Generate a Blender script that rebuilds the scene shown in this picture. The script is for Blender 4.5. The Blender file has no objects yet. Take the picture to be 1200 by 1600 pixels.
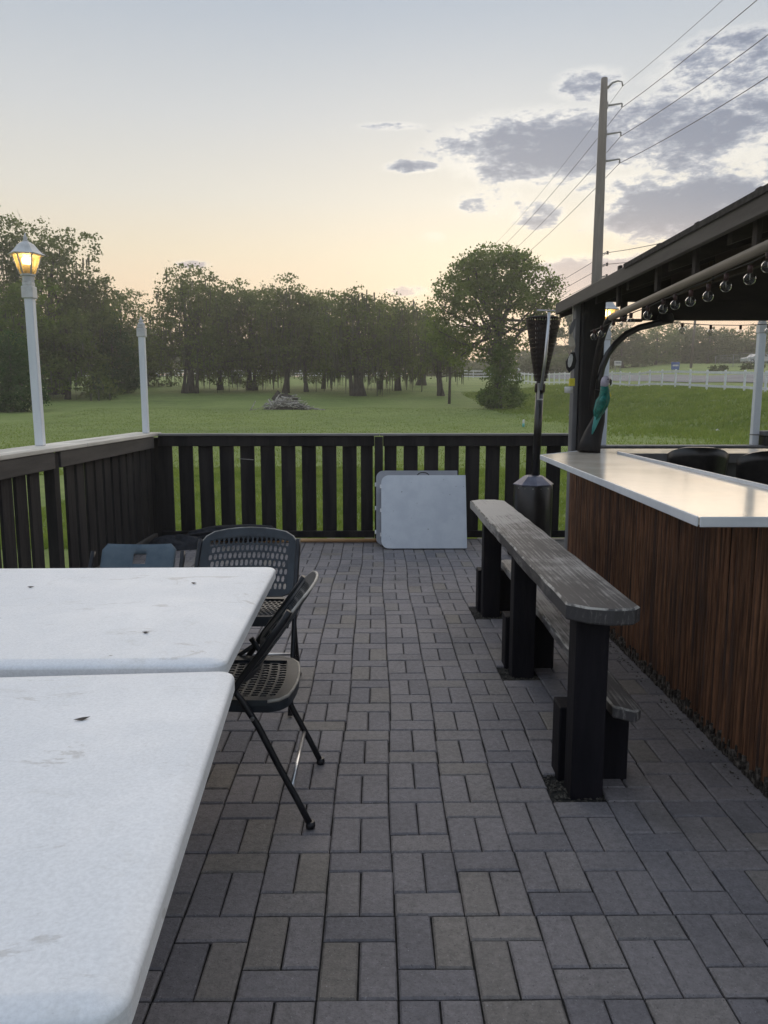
import bpy, math, random
import numpy as np
from mathutils import Vector, Matrix
R = math.radians
random.seed(7)
RNG = np.random.default_rng(11)
scene = bpy.context.scene
COL = scene.collection

# ------------------------------------------------------------------ camera
cam_d = bpy.data.cameras.new('camera')
cam = bpy.data.objects.new('camera', cam_d)
COL.objects.link(cam)
cam_d.sensor_fit = 'HORIZONTAL'
cam_d.sensor_width = 36.0
cam_d.lens = 35.7
cam_d.clip_start = 0.05
cam_d.clip_end = 2000
cam.location = (0, 0, 1.42)
cam.rotation_euler = (R(90 - 8.27), 0, R(-0.48))
scene.camera = cam

# ------------------------------------------------------------------ world, sun, exposure
SUN_AZ, SUN_EL = 9.0, 10.0          # azimuth to the right of +Y, elevation
scene.view_settings.view_transform = 'Standard'
scene.view_settings.look = 'None'
scene.view_settings.gamma = 1
scene.view_settings.use_curve_mapping = False
scene.view_settings.exposure = 0.60

world = bpy.data.worlds.new('World')
scene.world = world
world.use_nodes = True
nt = world.node_tree
nt.nodes.clear()


class NT:
    """tiny node helper"""
    def __init__(s, tree): s.t = tree
    def n(s, typ, **kw):
        nd = s.t.nodes.new(typ)
        for k, v in kw.items():
            if k.startswith('_'):
                setattr(nd, k[1:], v)
        return nd
    def link(s, a, b): s.t.links.new(a, b)
    def set(s, inp, v):
        if hasattr(v, 'is_output') or isinstance(v, bpy.types.NodeSocket): s.t.links.new(v, inp)
        else: inp.default_value = v
    def m(s, op, a, b=0.0, c=None, clamp=False):
        nd = s.t.nodes.new('ShaderNodeMath'); nd.operation = op; nd.use_clamp = clamp
        s.set(nd.inputs[0], a); s.set(nd.inputs[1], b)
        if c is not None: s.set(nd.inputs[2], c)
        return nd.outputs[0]
    def mix(s, f, a, b, typ='RGBA', blend='MIX'):
        nd = s.t.nodes.new('ShaderNodeMix'); nd.data_type = typ
        if typ == 'RGBA':
            nd.blend_type = blend
            s.set(nd.inputs[0], f); s.set(nd.inputs[6], a); s.set(nd.inputs[7], b)
            return nd.outputs[2]
        s.set(nd.inputs[0], f); s.set(nd.inputs[2], a); s.set(nd.inputs[3], b)
        return nd.outputs[0]
    def smooth(s, v, a, b):
        nd = s.t.nodes.new('ShaderNodeMapRange'); nd.interpolation_type = 'SMOOTHSTEP'
        s.set(nd.inputs[0], v); nd.inputs[1].default_value = a; nd.inputs[2].default_value = b
        nd.inputs[3].default_value = 0; nd.inputs[4].default_value = 1
        return nd.outputs[0]
    def ramp(s, f, stops, interp='LINEAR'):
        nd = s.t.nodes.new('ShaderNodeValToRGB'); cr = nd.color_ramp; cr.interpolation = interp
        while len(cr.elements) < len(stops): cr.elements.new(0.5)
        for e, (p, c) in zip(cr.elements, stops):
            e.position = p; e.color = (c[0], c[1], c[2], 1)
        s.set(nd.inputs[0], f)
        return nd.outputs[0]
    def noise(s, vec, scale, detail=5, rough=.55, dist=0.0):
        nd = s.t.nodes.new('ShaderNodeTexNoise')
        s.set(nd.inputs['Vector'], vec); nd.inputs['Scale'].default_value = scale
        nd.inputs['Detail'].default_value = detail; nd.inputs['Roughness'].default_value = rough
        nd.inputs['Distortion'].default_value = dist
        return nd.outputs[0]
    def comb(s, x, y, z):
        nd = s.t.nodes.new('ShaderNodeCombineXYZ')
        s.set(nd.inputs[0], x); s.set(nd.inputs[1], y); s.set(nd.inputs[2], z)
        return nd.outputs[0]
    def sep(s, v):
        nd = s.t.nodes.new('ShaderNodeSeparateXYZ'); s.link(v, nd.inputs[0])
        return nd.outputs


def build_world():
    w = NT(nt)
    tc = w.n('ShaderNodeTexCoord').outputs['Generated']
    x, y, z = w.sep(tc)
    DEG = 57.29578
    az = w.m('MULTIPLY', w.m('ARCTAN2', x, y), DEG)
    el = w.m('MULTIPLY', w.m('ARCSINE', z), DEG)
    e01 = w.m('DIVIDE', el, 90.0, clamp=True)
    warm = w.ramp(e01, [(0.0, (.80, .42, .28)), (.035, (.84, .52, .33)), (.075, (.80, .58, .36)), (.115, (.70, .60, .43)),
                        (.155, (.60, .575, .50)), (.21, (.49, .505, .505)), (.285, (.345, .395, .455)), (.5, (.36, .41, .49)), (1, (.38, .44, .53))])
    cool = w.ramp(e01, [(0.0, (.50, .46, .48)), (.08, (.50, .50, .54)), (.2, (.46, .50, .57)), (.5, (.42, .49, .58)), (1, (.40, .50, .62))])
    daz = w.m('ABSOLUTE', w.m('SUBTRACT', az, SUN_AZ))
    wf = w.m('SUBTRACT', 1.0, w.smooth(daz, 20.0, 110.0))
    base = w.mix(wf, cool, warm)
    # slightly dimmer, bluer towards the left corner as the photograph shows (sun glow falls off with angle)
    r2 = w.m('SQRT', w.m('ADD', w.m('POWER', w.m('SUBTRACT', az, 2.0), 2.0), w.m('POWER', w.m('MULTIPLY', w.m('SUBTRACT', el, 6.0), 1.25), 2.0)))
    glow = w.m('SUBTRACT', 1.0, w.smooth(r2, 2.0, 24.0))
    base = w.mix(w.m('MULTIPLY', glow, 0.12), base, (.98, .78, .52, 1))
    # clouds
    cv = w.comb(w.m('MULTIPLY', az, .15), w.m('MULTIPLY', el, .36), 3.3)
    n1 = w.noise(cv, 2.3, 10, .66, .25)
    n2 = w.noise(cv, 9.0, 7, .68, .2)
    nn = w.m('ADD', w.m('MULTIPLY', n1, .66), w.m('MULTIPLY', n2, .34))
    blobs = [(12.0, 17.0, 9.5, 2.7, 1.12), (13.5, 17.0, 5.0, 1.7, 1.3), (22.0, 12.5, 8.2, 2.3, 1.3), (16.0, 8.4, 8.0, 2.0, 1.1), (2.6, 16.1, 2.6, .55, 1.0), (1.0, 18.6, 3.0, .35, .7), (6.8, 13.6, 1.5, .7, .8), (11.5, 12.8, 2.2, 1.2, .85),
             (21.5, 17.2, 8.0, 3.0, 1.0), (23.5, 20.4, 6.0, 2.6, .85), (17.5, 14.4, 5.0, 1.2, .7), (8.0, 13.8, 5.0, 1.6, .42), (-13.2, 9.5, 1.6, .35, .72),
             (2.3, 7.9, 2.0, .5, .72), (14.5, 20.5, 3.0, 1.3, .80), (31, 15, 9, 5, .9), (40, 22, 12, 5, .7), (-40, 14, 12, 2.2, .6),
             (60, 12, 14, 4, .8), (-75, 20, 20, 4, .7), (110, 18, 25, 5, .8), (170, 25, 25, 6, .75), (-140, 16, 25, 5, .75),
             (7.0, 5.6, 5.0, .8, .6), (4.0, 11.6, 1.4, .5, .5)]
    field = None
    for a, e, ww, hh, k in blobs:
        u = w.m('DIVIDE', w.m('SUBTRACT', az, a), ww); v = w.m('DIVIDE', w.m('SUBTRACT', el, e), hh)
        d = w.m('SQRT', w.m('ADD', w.m('MULTIPLY', u, u), w.m('MULTIPLY', v, v)))
        g = w.m('MULTIPLY', w.m('SUBTRACT', 1.0, w.smooth(d, .30, 1.30)), k)
        field = g if field is None else w.m('MAXIMUM', field, g)
    dens = w.m('ADD', w.m('MULTIPLY', w.m('SUBTRACT', nn, .5), 3.6), w.m('MULTIPLY', w.m('SUBTRACT', field, .52), 1.15))
    cov = w.smooth(dens, -.05, .34)
    thick = w.smooth(dens, .10, .70)
    ccol = w.mix(thick, (.33, .36, .42, 1), (.10, .135, .21, 1))
    edge = w.mix(w.smooth(el, 4.0, 14.0), (.62, .45, .38, 1), ccol)
    col = w.mix(w.m('MULTIPLY', cov, .92), base, edge)
    # thin bright veil round the clouds
    veil = w.m('MULTIPLY', w.smooth(w.m('ADD', w.m('MULTIPLY', w.m('SUBTRACT', nn, .5), 1.2), w.m('MULTIPLY', w.m('SUBTRACT', field, .30), .9)), -.1, .4), .35)
    col = w.mix(w.m('MULTIPLY', veil, w.m('SUBTRACT', 1.0, cov)), col, (.92, .88, .80, 1))
    # below the horizon
    below = w.smooth(z, -.06, 0.0)
    col = w.mix(below, (.10, .11, .09, 1), col)
    sky = w.n('ShaderNodeTexSky'); sky.sky_type = 'NISHITA'; sky.sun_disc = False
    sky.sun_elevation = R(SUN_EL); sky.sun_rotation = R(SUN_AZ)
    sky.air_density = 1.0; sky.dust_density = 1.5
    nish = w.mix(1.0, sky.outputs[0], (.035, .042, .060, 1), blend='MULTIPLY')
    ten = w.mix(1.0, col, (8.2, 8.2, 8.2, 1), blend='MULTIPLY')
    tot = w.mix(1.0, ten, nish, blend='ADD')
    bg = w.n('ShaderNodeBackground'); w.link(tot, bg.inputs[0]); bg.inputs[1].default_value = 0.1
    out = w.n('ShaderNodeOutputWorld'); w.link(bg.outputs[0], out.inputs[0])


build_world()
sd = bpy.data.lights.new('sun', 'SUN'); sd.energy = 1.5; sd.angle = R(85); sd.color = (1.0, .84, .66)
so = bpy.data.objects.new('sun', sd); COL.objects.link(so)
so.rotation_euler = Vector((-math.sin(R(SUN_AZ)) * math.cos(R(SUN_EL)), -math.cos(R(SUN_AZ)) * math.cos(R(SUN_EL)), -math.sin(R(SUN_EL)))).to_track_quat('-Z', 'Y').to_euler()

HAZE = 0.0015
# ------------------------------------------------------------------ mesh builder
class MB:
    def __init__(s): s.v = []; s.f = []; s.sm = []
    def add(s, vs, fs, smooth=False):
        o = len(s.v); s.v += [tuple(p) for p in vs]
        s.f += [tuple(i + o for i in f) for f in fs]; s.sm += [smooth] * len(fs)
        return s
    def box(s, a, b, M=None):
        x0, y0, z0 = a; x1, y1, z1 = b
        vs = [(x0, y0, z0), (x1, y0, z0), (x1, y1, z0), (x0, y1, z0), (x0, y0, z1), (x1, y0, z1), (x1, y1, z1), (x0, y1, z1)]
        if M is not None: vs = [M @ Vector(p) for p in vs]
        return s.add(vs, [(0, 3, 2, 1), (4, 5, 6, 7), (0, 1, 5, 4), (1, 2, 6, 5), (2, 3, 7, 6), (3, 0, 4, 7)])
    def cbox(s, a, b, c=.004, M=None):
        """box with chamfered edges"""
        (x0, y0, z0), (x1, y1, z1) = a, b
        cs = []
        idx = {}
        for i, X in enumerate((x0, x1)):
            for j, Y in enumerate((y0, y1)):
                for k, Z in enumerate((z0, z1)):
                    sx = c if i == 0 else -c; sy = c if j == 0 else -c; sz = c if k == 0 else -c
                    for ax, p in enumerate(((X, Y + sy, Z + sz), (X + sx, Y, Z + sz), (X + sx, Y + sy, Z))):
                        idx[(i, j, k, ax)] = len(cs); cs.append(p)
        F = []
        def q(*ks): F.append(tuple(idx[k] for k in ks))
        for i in (0, 1):
            o = [(0, 0), (0, 1), (1, 1), (1, 0)]
            if i == 1: o = [(0, 0), (1, 0), (1, 1), (0, 1)]
            q(*[(i, j, k, 0) for j, k in o])
            o2 = [(0, 0), (1, 0), (1, 1), (0, 1)] if i == 0 else [(0, 0), (0, 1), (1, 1), (1, 0)]
            q(*[(j, i, k, 1) for j, k in o2])
            o3 = [(0, 0), (0, 1), (1, 1), (1, 0)] if i == 0 else [(0, 0), (1, 0), (1, 1), (0, 1)]
            q(*[(j, k, i, 2) for j, k in o3])
        for i in (0, 1):
            for j in (0, 1):
                q((i, j, 0, 0), (i, j, 1, 0), (i, j, 1, 1), (i, j, 0, 1))
                q((i, 0, j, 0), (i, 1, j, 0), (i, 1, j, 2), (i, 0, j, 2))
                q((0, i, j, 1), (1, i, j, 1), (1, i, j, 2), (0, i, j, 2))
                for k in (0, 1): q((i, j, k, 0), (i, j, k, 1), (i, j, k, 2))
        ce = Vector(((x0 + x1) / 2, (y0 + y1) / 2, (z0 + z1) / 2))
        F2 = []
        for f in F:
            ps = [Vector(cs[i]) for i in f]
            n = (ps[1] - ps[0]).cross(ps[2] - ps[0]); m = sum(ps, Vector()) / len(ps) - ce
            F2.append(f if n.dot(m) > 0 else tuple(reversed(f)))
        vs = cs if M is None else [M @ Vector(p) for p in cs]
        return s.add(vs, F2)
    def tube(s, pts, rad, n=8, caps=True, smooth=True, flat=1.0):
        pts = [Vector(p) for p in pts]
        if not hasattr(rad, '__len__'): rad = [rad] * len(pts)
        vs = []; fs = []
        up = None
        for i, p in enumerate(pts):
            t = (pts[min(i + 1, len(pts) - 1)] - pts[max(i - 1, 0)]).normalized()
            if up is None:
                up = Vector((0, 0, 1)) if abs(t.z) < .9 else Vector((0, 1, 0))
            a = t.cross(up).normalized(); b = a.cross(t).normalized(); up = b
            for k in range(n):
                an = 2 * math.pi * k / n
                vs.append(p + a * math.cos(an) * rad[i] + b * math.sin(an) * rad[i] * flat)
        for i in range(len(pts) - 1):
            for k in range(n):
                fs.append((i * n + k, i * n + (k + 1) % n, (i + 1) * n + (k + 1) % n, (i + 1) * n + k))
        s.add(vs, fs, smooth)
        if caps:
            o = len(s.v) - len(vs)
            s.f.append(tuple(o + k for k in range(n))[::-1]); s.sm.append(False)
            s.f.append(tuple(o + (len(pts) - 1) * n + k for k in range(n))); s.sm.append(False)
        return s
    def lathe(s, prof, n=20, c=(0, 0, 0), smooth=True, ph=0.0, M=None):
        """prof: list of (r, z)"""
        vs = []; fs = []
        for r, z in prof:
            for k in range(n):
                a = 2 * math.pi * k / n + ph
                vs.append((c[0] + r * math.cos(a), c[1] + r * math.sin(a), c[2] + z))
        for i in range(len(prof) - 1):
            for k in range(n):
                fs.append((i * n + k, i * n + (k + 1) % n, (i + 1) * n + (k + 1) % n, (i + 1) * n + k))
        if M is not None: vs = [M @ Vector(p) for p in vs]
        s.add(vs, fs, smooth)
        o = len(s.v) - len(vs)
        if prof[0][0] > 1e-4: s.f.append(tuple(o + k for k in range(n))[::-1]); s.sm.append(False)
        if prof[-1][0] > 1e-4: s.f.append(tuple(o + (len(prof) - 1) * n + k for k in range(n))); s.sm.append(False)
        return s
    def prism(s, poly, z0, z1, M=None):
        n = len(poly)
        vs = [(x, y, z0) for x, y in poly] + [(x, y, z1) for x, y in poly]
        if M is not None: vs = [M @ Vector(p) for p in vs]
        fs = [tuple(range(n))[::-1], tuple(range(n, 2 * n))] + [(i, (i + 1) % n, n + (i + 1) % n, n + i) for i in range(n)]
        return s.add(vs, fs)
    def mesh(s, name, mat):
        me = bpy.data.meshes.new(name); me.from_pydata(s.v, [], s.f)
        me.polygons.foreach_set('use_smooth', s.sm)
        if mat: me.materials.append(mat)
        me.update()
        return me
    def build(s, name, mat, parent=None, loc=(0, 0, 0), rot=(0, 0, 0)):
        return obj(name, s.mesh(name, mat), parent, loc, rot)


def obj(name, me, parent=None, loc=(0, 0, 0), rot=(0, 0, 0)):
    o = bpy.data.objects.new(name, me); COL.objects.link(o)
    o.location = loc; o.rotation_euler = rot
    if parent: o.parent = parent
    return o


def tag(o, label, cat, group=None):
    o['label'] = label; o['category'] = cat
    if group: o['group'] = group
    return o


def thing(name, label, cat, loc=(0, 0, 0), rz=0.0, group=None):
    o = bpy.data.objects.new(name, None); COL.objects.link(o)
    o.location = loc; o.rotation_euler = (0, 0, rz); o.empty_display_size = .1
    return tag(o, label, cat, group)


def kind(o, k): o['kind'] = k; return o


def copy_tree(root, label, loc, rz=None):
    r = root.copy(); COL.objects.link(r); r.location = loc; r['label'] = label
    if rz is not None: r.rotation_euler = (0, 0, rz)
    for ch in list(root.children):
        c = ch.copy(); COL.objects.link(c); c.parent = r
        for g in list(ch.children):
            d = g.copy(); COL.objects.link(d); d.parent = c
    return r


# ------------------------------------------------------------------ materials
def pm(name, c1, c2, rough=.6, nscale=4.0, scale=(1, 1, 1), detail=6, bump=.15, bscale=None, spec=.4, metallic=0.0,
       objvar=0.0, c3=None, spots=None, coat=0.0, distort=0.0, rough2=None, lo=.35, hi=.65, bdist=.01):
    m = bpy.data.materials.new(name); m.use_nodes = True
    t = m.node_tree; t.nodes.clear(); w = NT(t)
    out = w.n('ShaderNodeOutputMaterial'); b = w.n('ShaderNodeBsdfPrincipled')
    w.link(b.outputs[0], out.inputs[0])
    tc = w.n('ShaderNodeTexCoord').outputs['Object']
    rnd = w.n('ShaderNodeObjectInfo').outputs['Random']
    off = w.comb(w.m('MULTIPLY', rnd, 37.0), w.m('MULTIPLY', rnd, 91.0), w.m('MULTIPLY', rnd, 53.0))
    mp = w.n('ShaderNodeMapping'); w.link(tc, mp.inputs[0]); w.link(off, mp.inputs[1]); mp.inputs[3].default_value = scale
    v = mp.outputs[0]
    n = w.noise(v, nscale, detail, .6, distort)
    col = w.mix(w.smooth(n, lo, hi), (*c1, 1), (*c2, 1))
    if c3 is not None:
        n3 = w.noise(v, nscale * .37, 3, .5)
        col = w.mix(w.smooth(n3, .52, .68), col, (*c3, 1))
    if spots is not None:
        sc, thr, sc_col = spots
        n4 = w.noise(tc, sc, 2, .5)
        col = w.mix(w.smooth(n4, thr, thr + .03), col, (*sc_col, 1))
    if objvar:
        f = w.m('ADD', 1.0 - objvar, w.m('MULTIPLY', rnd, 2 * objvar))
        g = w.comb(f, f, f)
        col = w.mix(1.0, col, g, blend='MULTIPLY')
    w.link(col, b.inputs['Base Color'])
    if rough2 is not None: w.link(w.mix(n, rough, rough2, 'FLOAT'), b.inputs['Roughness'])
    else: b.inputs['Roughness'].default_value = rough
    b.inputs['Metallic'].default_value = metallic
    b.inputs['Specular IOR Level'].default_value = spec
    if coat: b.inputs['Coat Weight'].default_value = coat
    if bump:
        nb = w.noise(v, bscale or nscale * 4, 5, .65)
        bp = w.n('ShaderNodeBump'); bp.inputs['Strength'].default_value = bump; bp.inputs['Distance'].default_value = bdist
        w.link(nb, bp.inputs['Height']); w.link(bp.outputs[0], b.inputs['Normal'])
    return m


def emit(name, col, s):
    m = bpy.data.materials.new(name); m.use_nodes = True
    t = m.node_tree; t.nodes.clear(); w = NT(t)
    e = w.n('ShaderNodeEmission'); e.inputs[0].default_value = (*col, 1); e.inputs[1].default_value = s
    w.link(e.outputs[0], w.n('ShaderNodeOutputMaterial').inputs[0])
    return m


def glassy(name, tint, gloss=.12, trans=0.0, tcol=(1, .7, .35)):
    m = bpy.data.materials.new(name); m.use_nodes = True
    t = m.node_tree; t.nodes.clear(); w = NT(t)
    a = w.n('ShaderNodeBsdfTransparent'); a.inputs[0].default_value = (*tint, 1)
    g = w.n('ShaderNodeBsdfGlossy'); g.inputs['Roughness'].default_value = .04
    lw = w.n('ShaderNodeLayerWeight'); lw.inputs[0].default_value = .10
    mx = w.n('ShaderNodeMixShader')
    w.link(w.m('ADD', w.m('MULTIPLY', lw.outputs['Fresnel'], .8), gloss, clamp=True), mx.inputs[0])
    w.link(a.outputs[0], mx.inputs[1]); w.link(g.outputs[0], mx.inputs[2])
    o = mx.outputs[0]
    if trans:
        tr = w.n('ShaderNodeBsdfTranslucent'); tr.inputs[0].default_value = (*tcol, 1)
        m2 = w.n('ShaderNodeMixShader'); m2.inputs[0].default_value = trans
        w.link(o, m2.inputs[1]); w.link(tr.outputs[0], m2.inputs[2]); o = m2.outputs[0]
    w.link(o, w.n('ShaderNodeOutputMaterial').inputs[0])
    return m


def leafmat(name, c1, c2, trans=.4, nsc=.35):
    m = bpy.data.materials.new(name); m.use_nodes = True
    t = m.node_tree; t.nodes.clear(); w = NT(t)
    tc = w.n('ShaderNodeTexCoord').outputs['Object']
    n = w.noise(tc, nsc, 4, .6); n2 = w.noise(tc, 1.3, 4, .7)
    f = w.m('ADD', w.m('MULTIPLY', n, .45), w.m('MULTIPLY', n2, .55))
    col = w.mix(w.smooth(f, .36, .64), (*c1, 1), (*c2, 1))
    d = w.n('ShaderNodeBsdfDiffuse'); w.link(col, d.inputs[0])
    tr = w.n('ShaderNodeBsdfTranslucent'); w.link(w.mix(1.0, col, (1.1, 1.15, .6, 1), blend='MULTIPLY'), tr.inputs[0])
    mx = w.n('ShaderNodeMixShader'); mx.inputs[0].default_value = trans
    w.link(d.outputs[0], mx.inputs[1]); w.link(tr.outputs[0], mx.inputs[2])
    w.link(mx.outputs[0], w.n('ShaderNodeOutputMaterial').inputs[0])
    return m


def paver_mat():
    m = bpy.data.materials.new('concrete_paver'); m.use_nodes = True
    t = m.node_tree; t.nodes.clear(); w = NT(t)
    b = w.n('ShaderNodeBsdfPrincipled'); w.link(b.outputs[0], w.n('ShaderNodeOutputMaterial').inputs[0])
    pos = w.n('ShaderNodeNewGeometry').outputs['Position']
    rnd = w.n('ShaderNodeObjectInfo').outputs['Random']
    at = w.n('ShaderNodeAttribute'); at.attribute_name = 'tone'
    tone = w.m('FRACT', w.m('ADD', w.m('MULTIPLY', rnd, 13.7), at.outputs['Fac']))
    base = w.ramp(tone, [(0, (.150, .142, .154)), (.3, (.185, .172, .180)), (.6, (.206, .189, .194)), (.82, (.200, .183, .180)), (.95, (.194, .174, .156)), (1, (.160, .152, .163))])
    n1 = w.noise(pos, 3.0, 5, .6); n2 = w.noise(pos, 45.0, 4, .7); n3 = w.noise(pos, 170.0, 3, .6)
    k = w.m('ADD', -.36, w.m('ADD', w.m('MULTIPLY', n1, .70), w.m('MULTIPLY', w.m('ADD', w.m('MULTIPLY', n2, .6), w.m('MULTIPLY', w.noise(pos, 130.0, 4, .8), .5)), 1.9)))
    col = w.mix(1.0, base, w.comb(k, k, k), blend='MULTIPLY')
    col = w.mix(w.smooth(n3, .66, .74), col, (.42, .42, .43, 1))
    col = w.mix(w.smooth(n3, .36, .28), col, (.035, .035, .04, 1))
    st = w.noise(pos, 1.3, 6, .65)
    col = w.mix(w.m('MULTIPLY', w.smooth(st, .56, .70), .35), col, (.045, .043, .042, 1))
    w.link(col, b.inputs['Base Color']); b.inputs['Roughness'].default_value = .72
    b.inputs['Specular IOR Level'].default_value = .45
    bp = w.n('ShaderNodeBump'); bp.inputs['Strength'].default_value = .8; bp.inputs['Distance'].default_value = .006
    w.link(w.m('ADD', w.m('MULTIPLY', n2, .7), w.m('MULTIPLY', n3, .5)), bp.inputs['Height']); w.link(bp.outputs[0], b.inputs['Normal'])
    return m


def grass_mat():
    m = bpy.data.materials.new('lawn'); m.use_nodes = True
    t = m.node_tree; t.nodes.clear(); w = NT(t)
    b = w.n('ShaderNodeBsdfPrincipled'); w.link(b.outputs[0], w.n('ShaderNodeOutputMaterial').inputs[0])
    pos = w.n('ShaderNodeNewGeometry').outputs['Position']
    n1 = w.noise(pos, .13, 6, .62); n2 = w.noise(pos, 1.6, 6, .7); n3 = w.noise(pos, 22, 4, .7)
    mp = w.n('ShaderNodeMapping'); w.link(pos, mp.inputs[0]); mp.inputs[3].default_value = (.16, 1, 1)
    n4 = w.noise(mp.outputs[0], .5, 5, .6)
    f = w.m('ADD', w.m('ADD', w.m('MULTIPLY', n1, .35), w.m('MULTIPLY', n4, .25)), w.m('ADD', w.m('MULTIPLY', n2, .25), w.m('MULTIPLY', n3, .15)))
    col = w.ramp(f, [(.34, (.130, .185, .048)), (.46, (.190, .250, .070)), (.55, (.235, .295, .088)), (.66, (.29, .325, .120))])
    n6 = w.noise(pos, .45, 6, .7, .5)
    col = w.mix(w.m('MULTIPLY', w.smooth(n6, .56, .68), .55), col, (.10, .125, .035, 1))
    col = w.mix(w.m('MULTIPLY', w.smooth(n6, .40, .30), .35), col, (.30, .28, .14, 1))
    w.link(col, b.inputs['Base Color']); b.inputs['Roughness'].default_value = .85; b.inputs['Specular IOR Level'].default_value = .15
    bp = w.n('ShaderNodeBump'); bp.inputs['Strength'].default_value = .7; bp.inputs['Distance'].default_value = .12
    w.link(w.m('ADD', w.m('MULTIPLY', n2, 1.0), w.m('MULTIPLY', n3, .3)), bp.inputs['Height']); w.link(bp.outputs[0], b.inputs['Normal'])
    return m


M = {}
M['paver'] = paver_mat()
M['sand'] = pm('joint_sand', (.012, .012, .012), (.035, .033, .030), .95, 60, bump=.5, bscale=200)
M['gravel'] = pm('gravel', (.035, .032, .028), (.11, .10, .085), .9, 70, bump=.9, bscale=140)
M['grass'] = grass_mat()
M['blade'] = leafmat('grass_blade', (.165, .235, .056), (.27, .33, .095), .45, .8)
M['fence'] = pm('brown_stained_wood', (.014, .013, .015), (.032, .029, .029), .8, 9, (1, 1, .12), spec=.2, bump=.5, bscale=34, objvar=.12)
M['fencelight'] = pm('weathered_cap_wood', (.50, .48, .43), (.72, .69, .62), .7, 8, (1, .1, 1), bump=.3, objvar=.1, c3=(.24, .22, .19))
M['capgrey'] = pm('grey_cap_wood', (.17, .165, .16), (.30, .29, .28), .7, 8, (.1, 1, 1), bump=.3, objvar=.1)
M['railwood'] = pm('rail_wood', (.040, .037, .036), (.070, .064, .060), .75, 9, (.12, .12, 1), bump=.4, bscale=30)
M['black'] = pm('black_paint_wood', (.006, .006, .009), (.013, .012, .016), .7, 14, (1, 1, .15), bump=.35, bscale=60, spec=.15, objvar=.05)
M['table'] = None
M['white_post'] = pm('white_vinyl', (.62, .66, .72), (.76, .79, .83), .45, 3, (1, 1, .2), bump=.03)
M['lamp_metal'] = pm('white_lamp_metal', (.50, .50, .50), (.64, .64, .64), .5, 9, bump=.08)
M['chair'] = pm('black_plastic', (.009, .014, .021), (.020, .028, .038), .50, 12, bump=.08, bscale=300, spec=.5)
M['chair_blue'] = pm('grey_blue_plastic', (.055, .085, .115), (.085, .12, .15), .5, 12, bump=.08, bscale=200)
M['pale_rim'] = pm('pale_plastic_rim', (.20, .19, .17), (.40, .38, .35), .45, 18, bump=.1)  # pale tone for the tubes along the chair edges
M['chair_metal'] = pm('black_steel', (.008, .009, .013), (.018, .019, .024), .35, 20, bump=.05, metallic=.3, spec=.5)
M['bolt'] = pm('steel', (.35, .35, .35), (.5, .5, .5), .3, 20, bump=0, metallic=1)
M['silver'] = pm('aluminium', (.45, .45, .46), (.62, .62, .63), .3, 12, (1, 1, .1), bump=.05, metallic=.9)
M['heater'] = pm('black_enamel', (.010, .009, .010), (.020, .018, .018), .28, 8, bump=.03, spec=.6)
M['heater_mesh'] = pm('burnt_steel', (.020, .014, .014), (.045, .032, .030), .6, 14, bump=.2, metallic=.4)
M['heater_cone'] = pm('grey_enamel', (.10, .10, .13), (.16, .16, .20), .35, 8, bump=.03, metallic=.6)
M['laminate'] = pm('cream_laminate', (.72, .66, .56), (.80, .74, .64), .08, 3, bump=.01, spec=.6, rough2=.20, bdist=.002)
M['edge_band'] = pm('white_edge_band', (.62, .65, .70), (.72, .75, .79), .4, 5, bump=.03)
M['bamboo'] = pm('brown_bamboo', (.075, .033, .016), (.215, .100, .050), .5, 34, (1, 1, .10), bump=.8, bscale=60, objvar=.34, c3=(.070, .040, .030), spec=.4, bdist=.006)
M['bamboo_end'] = pm('rotten_bamboo', (.030, .024, .019), (.20, .175, .15), .9, 40, bump=.8, lo=.42, hi=.7)
M['darkpanel'] = pm('dark_backing', (.012, .009, .008), (.025, .018, .015), .85, 10, bump=.1)
M['greypanel'] = pm('grey_bar_panel', (.085, .085, .083), (.12, .12, .115), .7, 6, bump=.1)
M['roofwood'] = pm('dark_roof_timber', (.024, .019, .018), (.045, .035, .031), .8, 8, (.2, 1, 1), bump=.3, objvar=.2)
M['fascia'] = pm('grey_fascia', (.065, .056, .052), (.10, .09, .082), .75, 6, (1, .15, 1), bump=.25)
M['shingle'] = pm('roof_shingle', (.02, .018, .017), (.05, .045, .04), .9, 30, bump=.5)
M['ceilpanel'] = pm('brown_ceiling_board', (.060, .045, .034), (.10, .075, .055), .8, 8, (1, .15, 1), bump=.2)
M['rail'] = pm('light_conduit', (.16, .135, .11), (.24, .205, .17), .6, 7, (1, .1, 1), bump=.1)
M['postdark'] = pm('dark_bar_post', (.010, .009, .010), (.022, .019, .019), .7, 10, (1, 1, .12), bump=.4)
M['trimgrey'] = pm('grey_trim', (.13, .13, .135), (.20, .20, .205), .7, 8, (1, 1, .15), bump=.2)
M['plank'] = None
M['bulb'] = glassy('clear_bulb', (.86, .87, .88), .035)
M['socket'] = pm('bulb_socket', (.03, .012, .012), (.06, .025, .022), .5, 20, bump=0)
M['wire'] = pm('black_wire', (.015, .015, .015), (.02, .02, .02), .6, 5, bump=0)
M['lampglass'] = glassy('amber_lamp_glass', (1, .86, .6), .05, .30, (1, .72, .36))
M['lampbulb'] = emit('lamp_flame', (1.0, .74, .34), 9.0)
M['tan'] = pm('varnished_wood_pole', (.42, .24, .11), (.62, .38, .18), .45, 12, (.1, 1, 1), bump=.1)
M['cloth'] = pm('black_canvas', (.012, .013, .018), (.03, .032, .04), .85, 20, bump=.5)
M['concrete'] = pm('pole_concrete', (.10, .093, .088), (.15, .14, .132), .7, 3, (1, 1, .1), bump=.05)
M['polewood'] = pm('pole_wood', (.09, .075, .065), (.15, .13, .11), .85, 3, (1, 1, .1), bump=.1)
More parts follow.
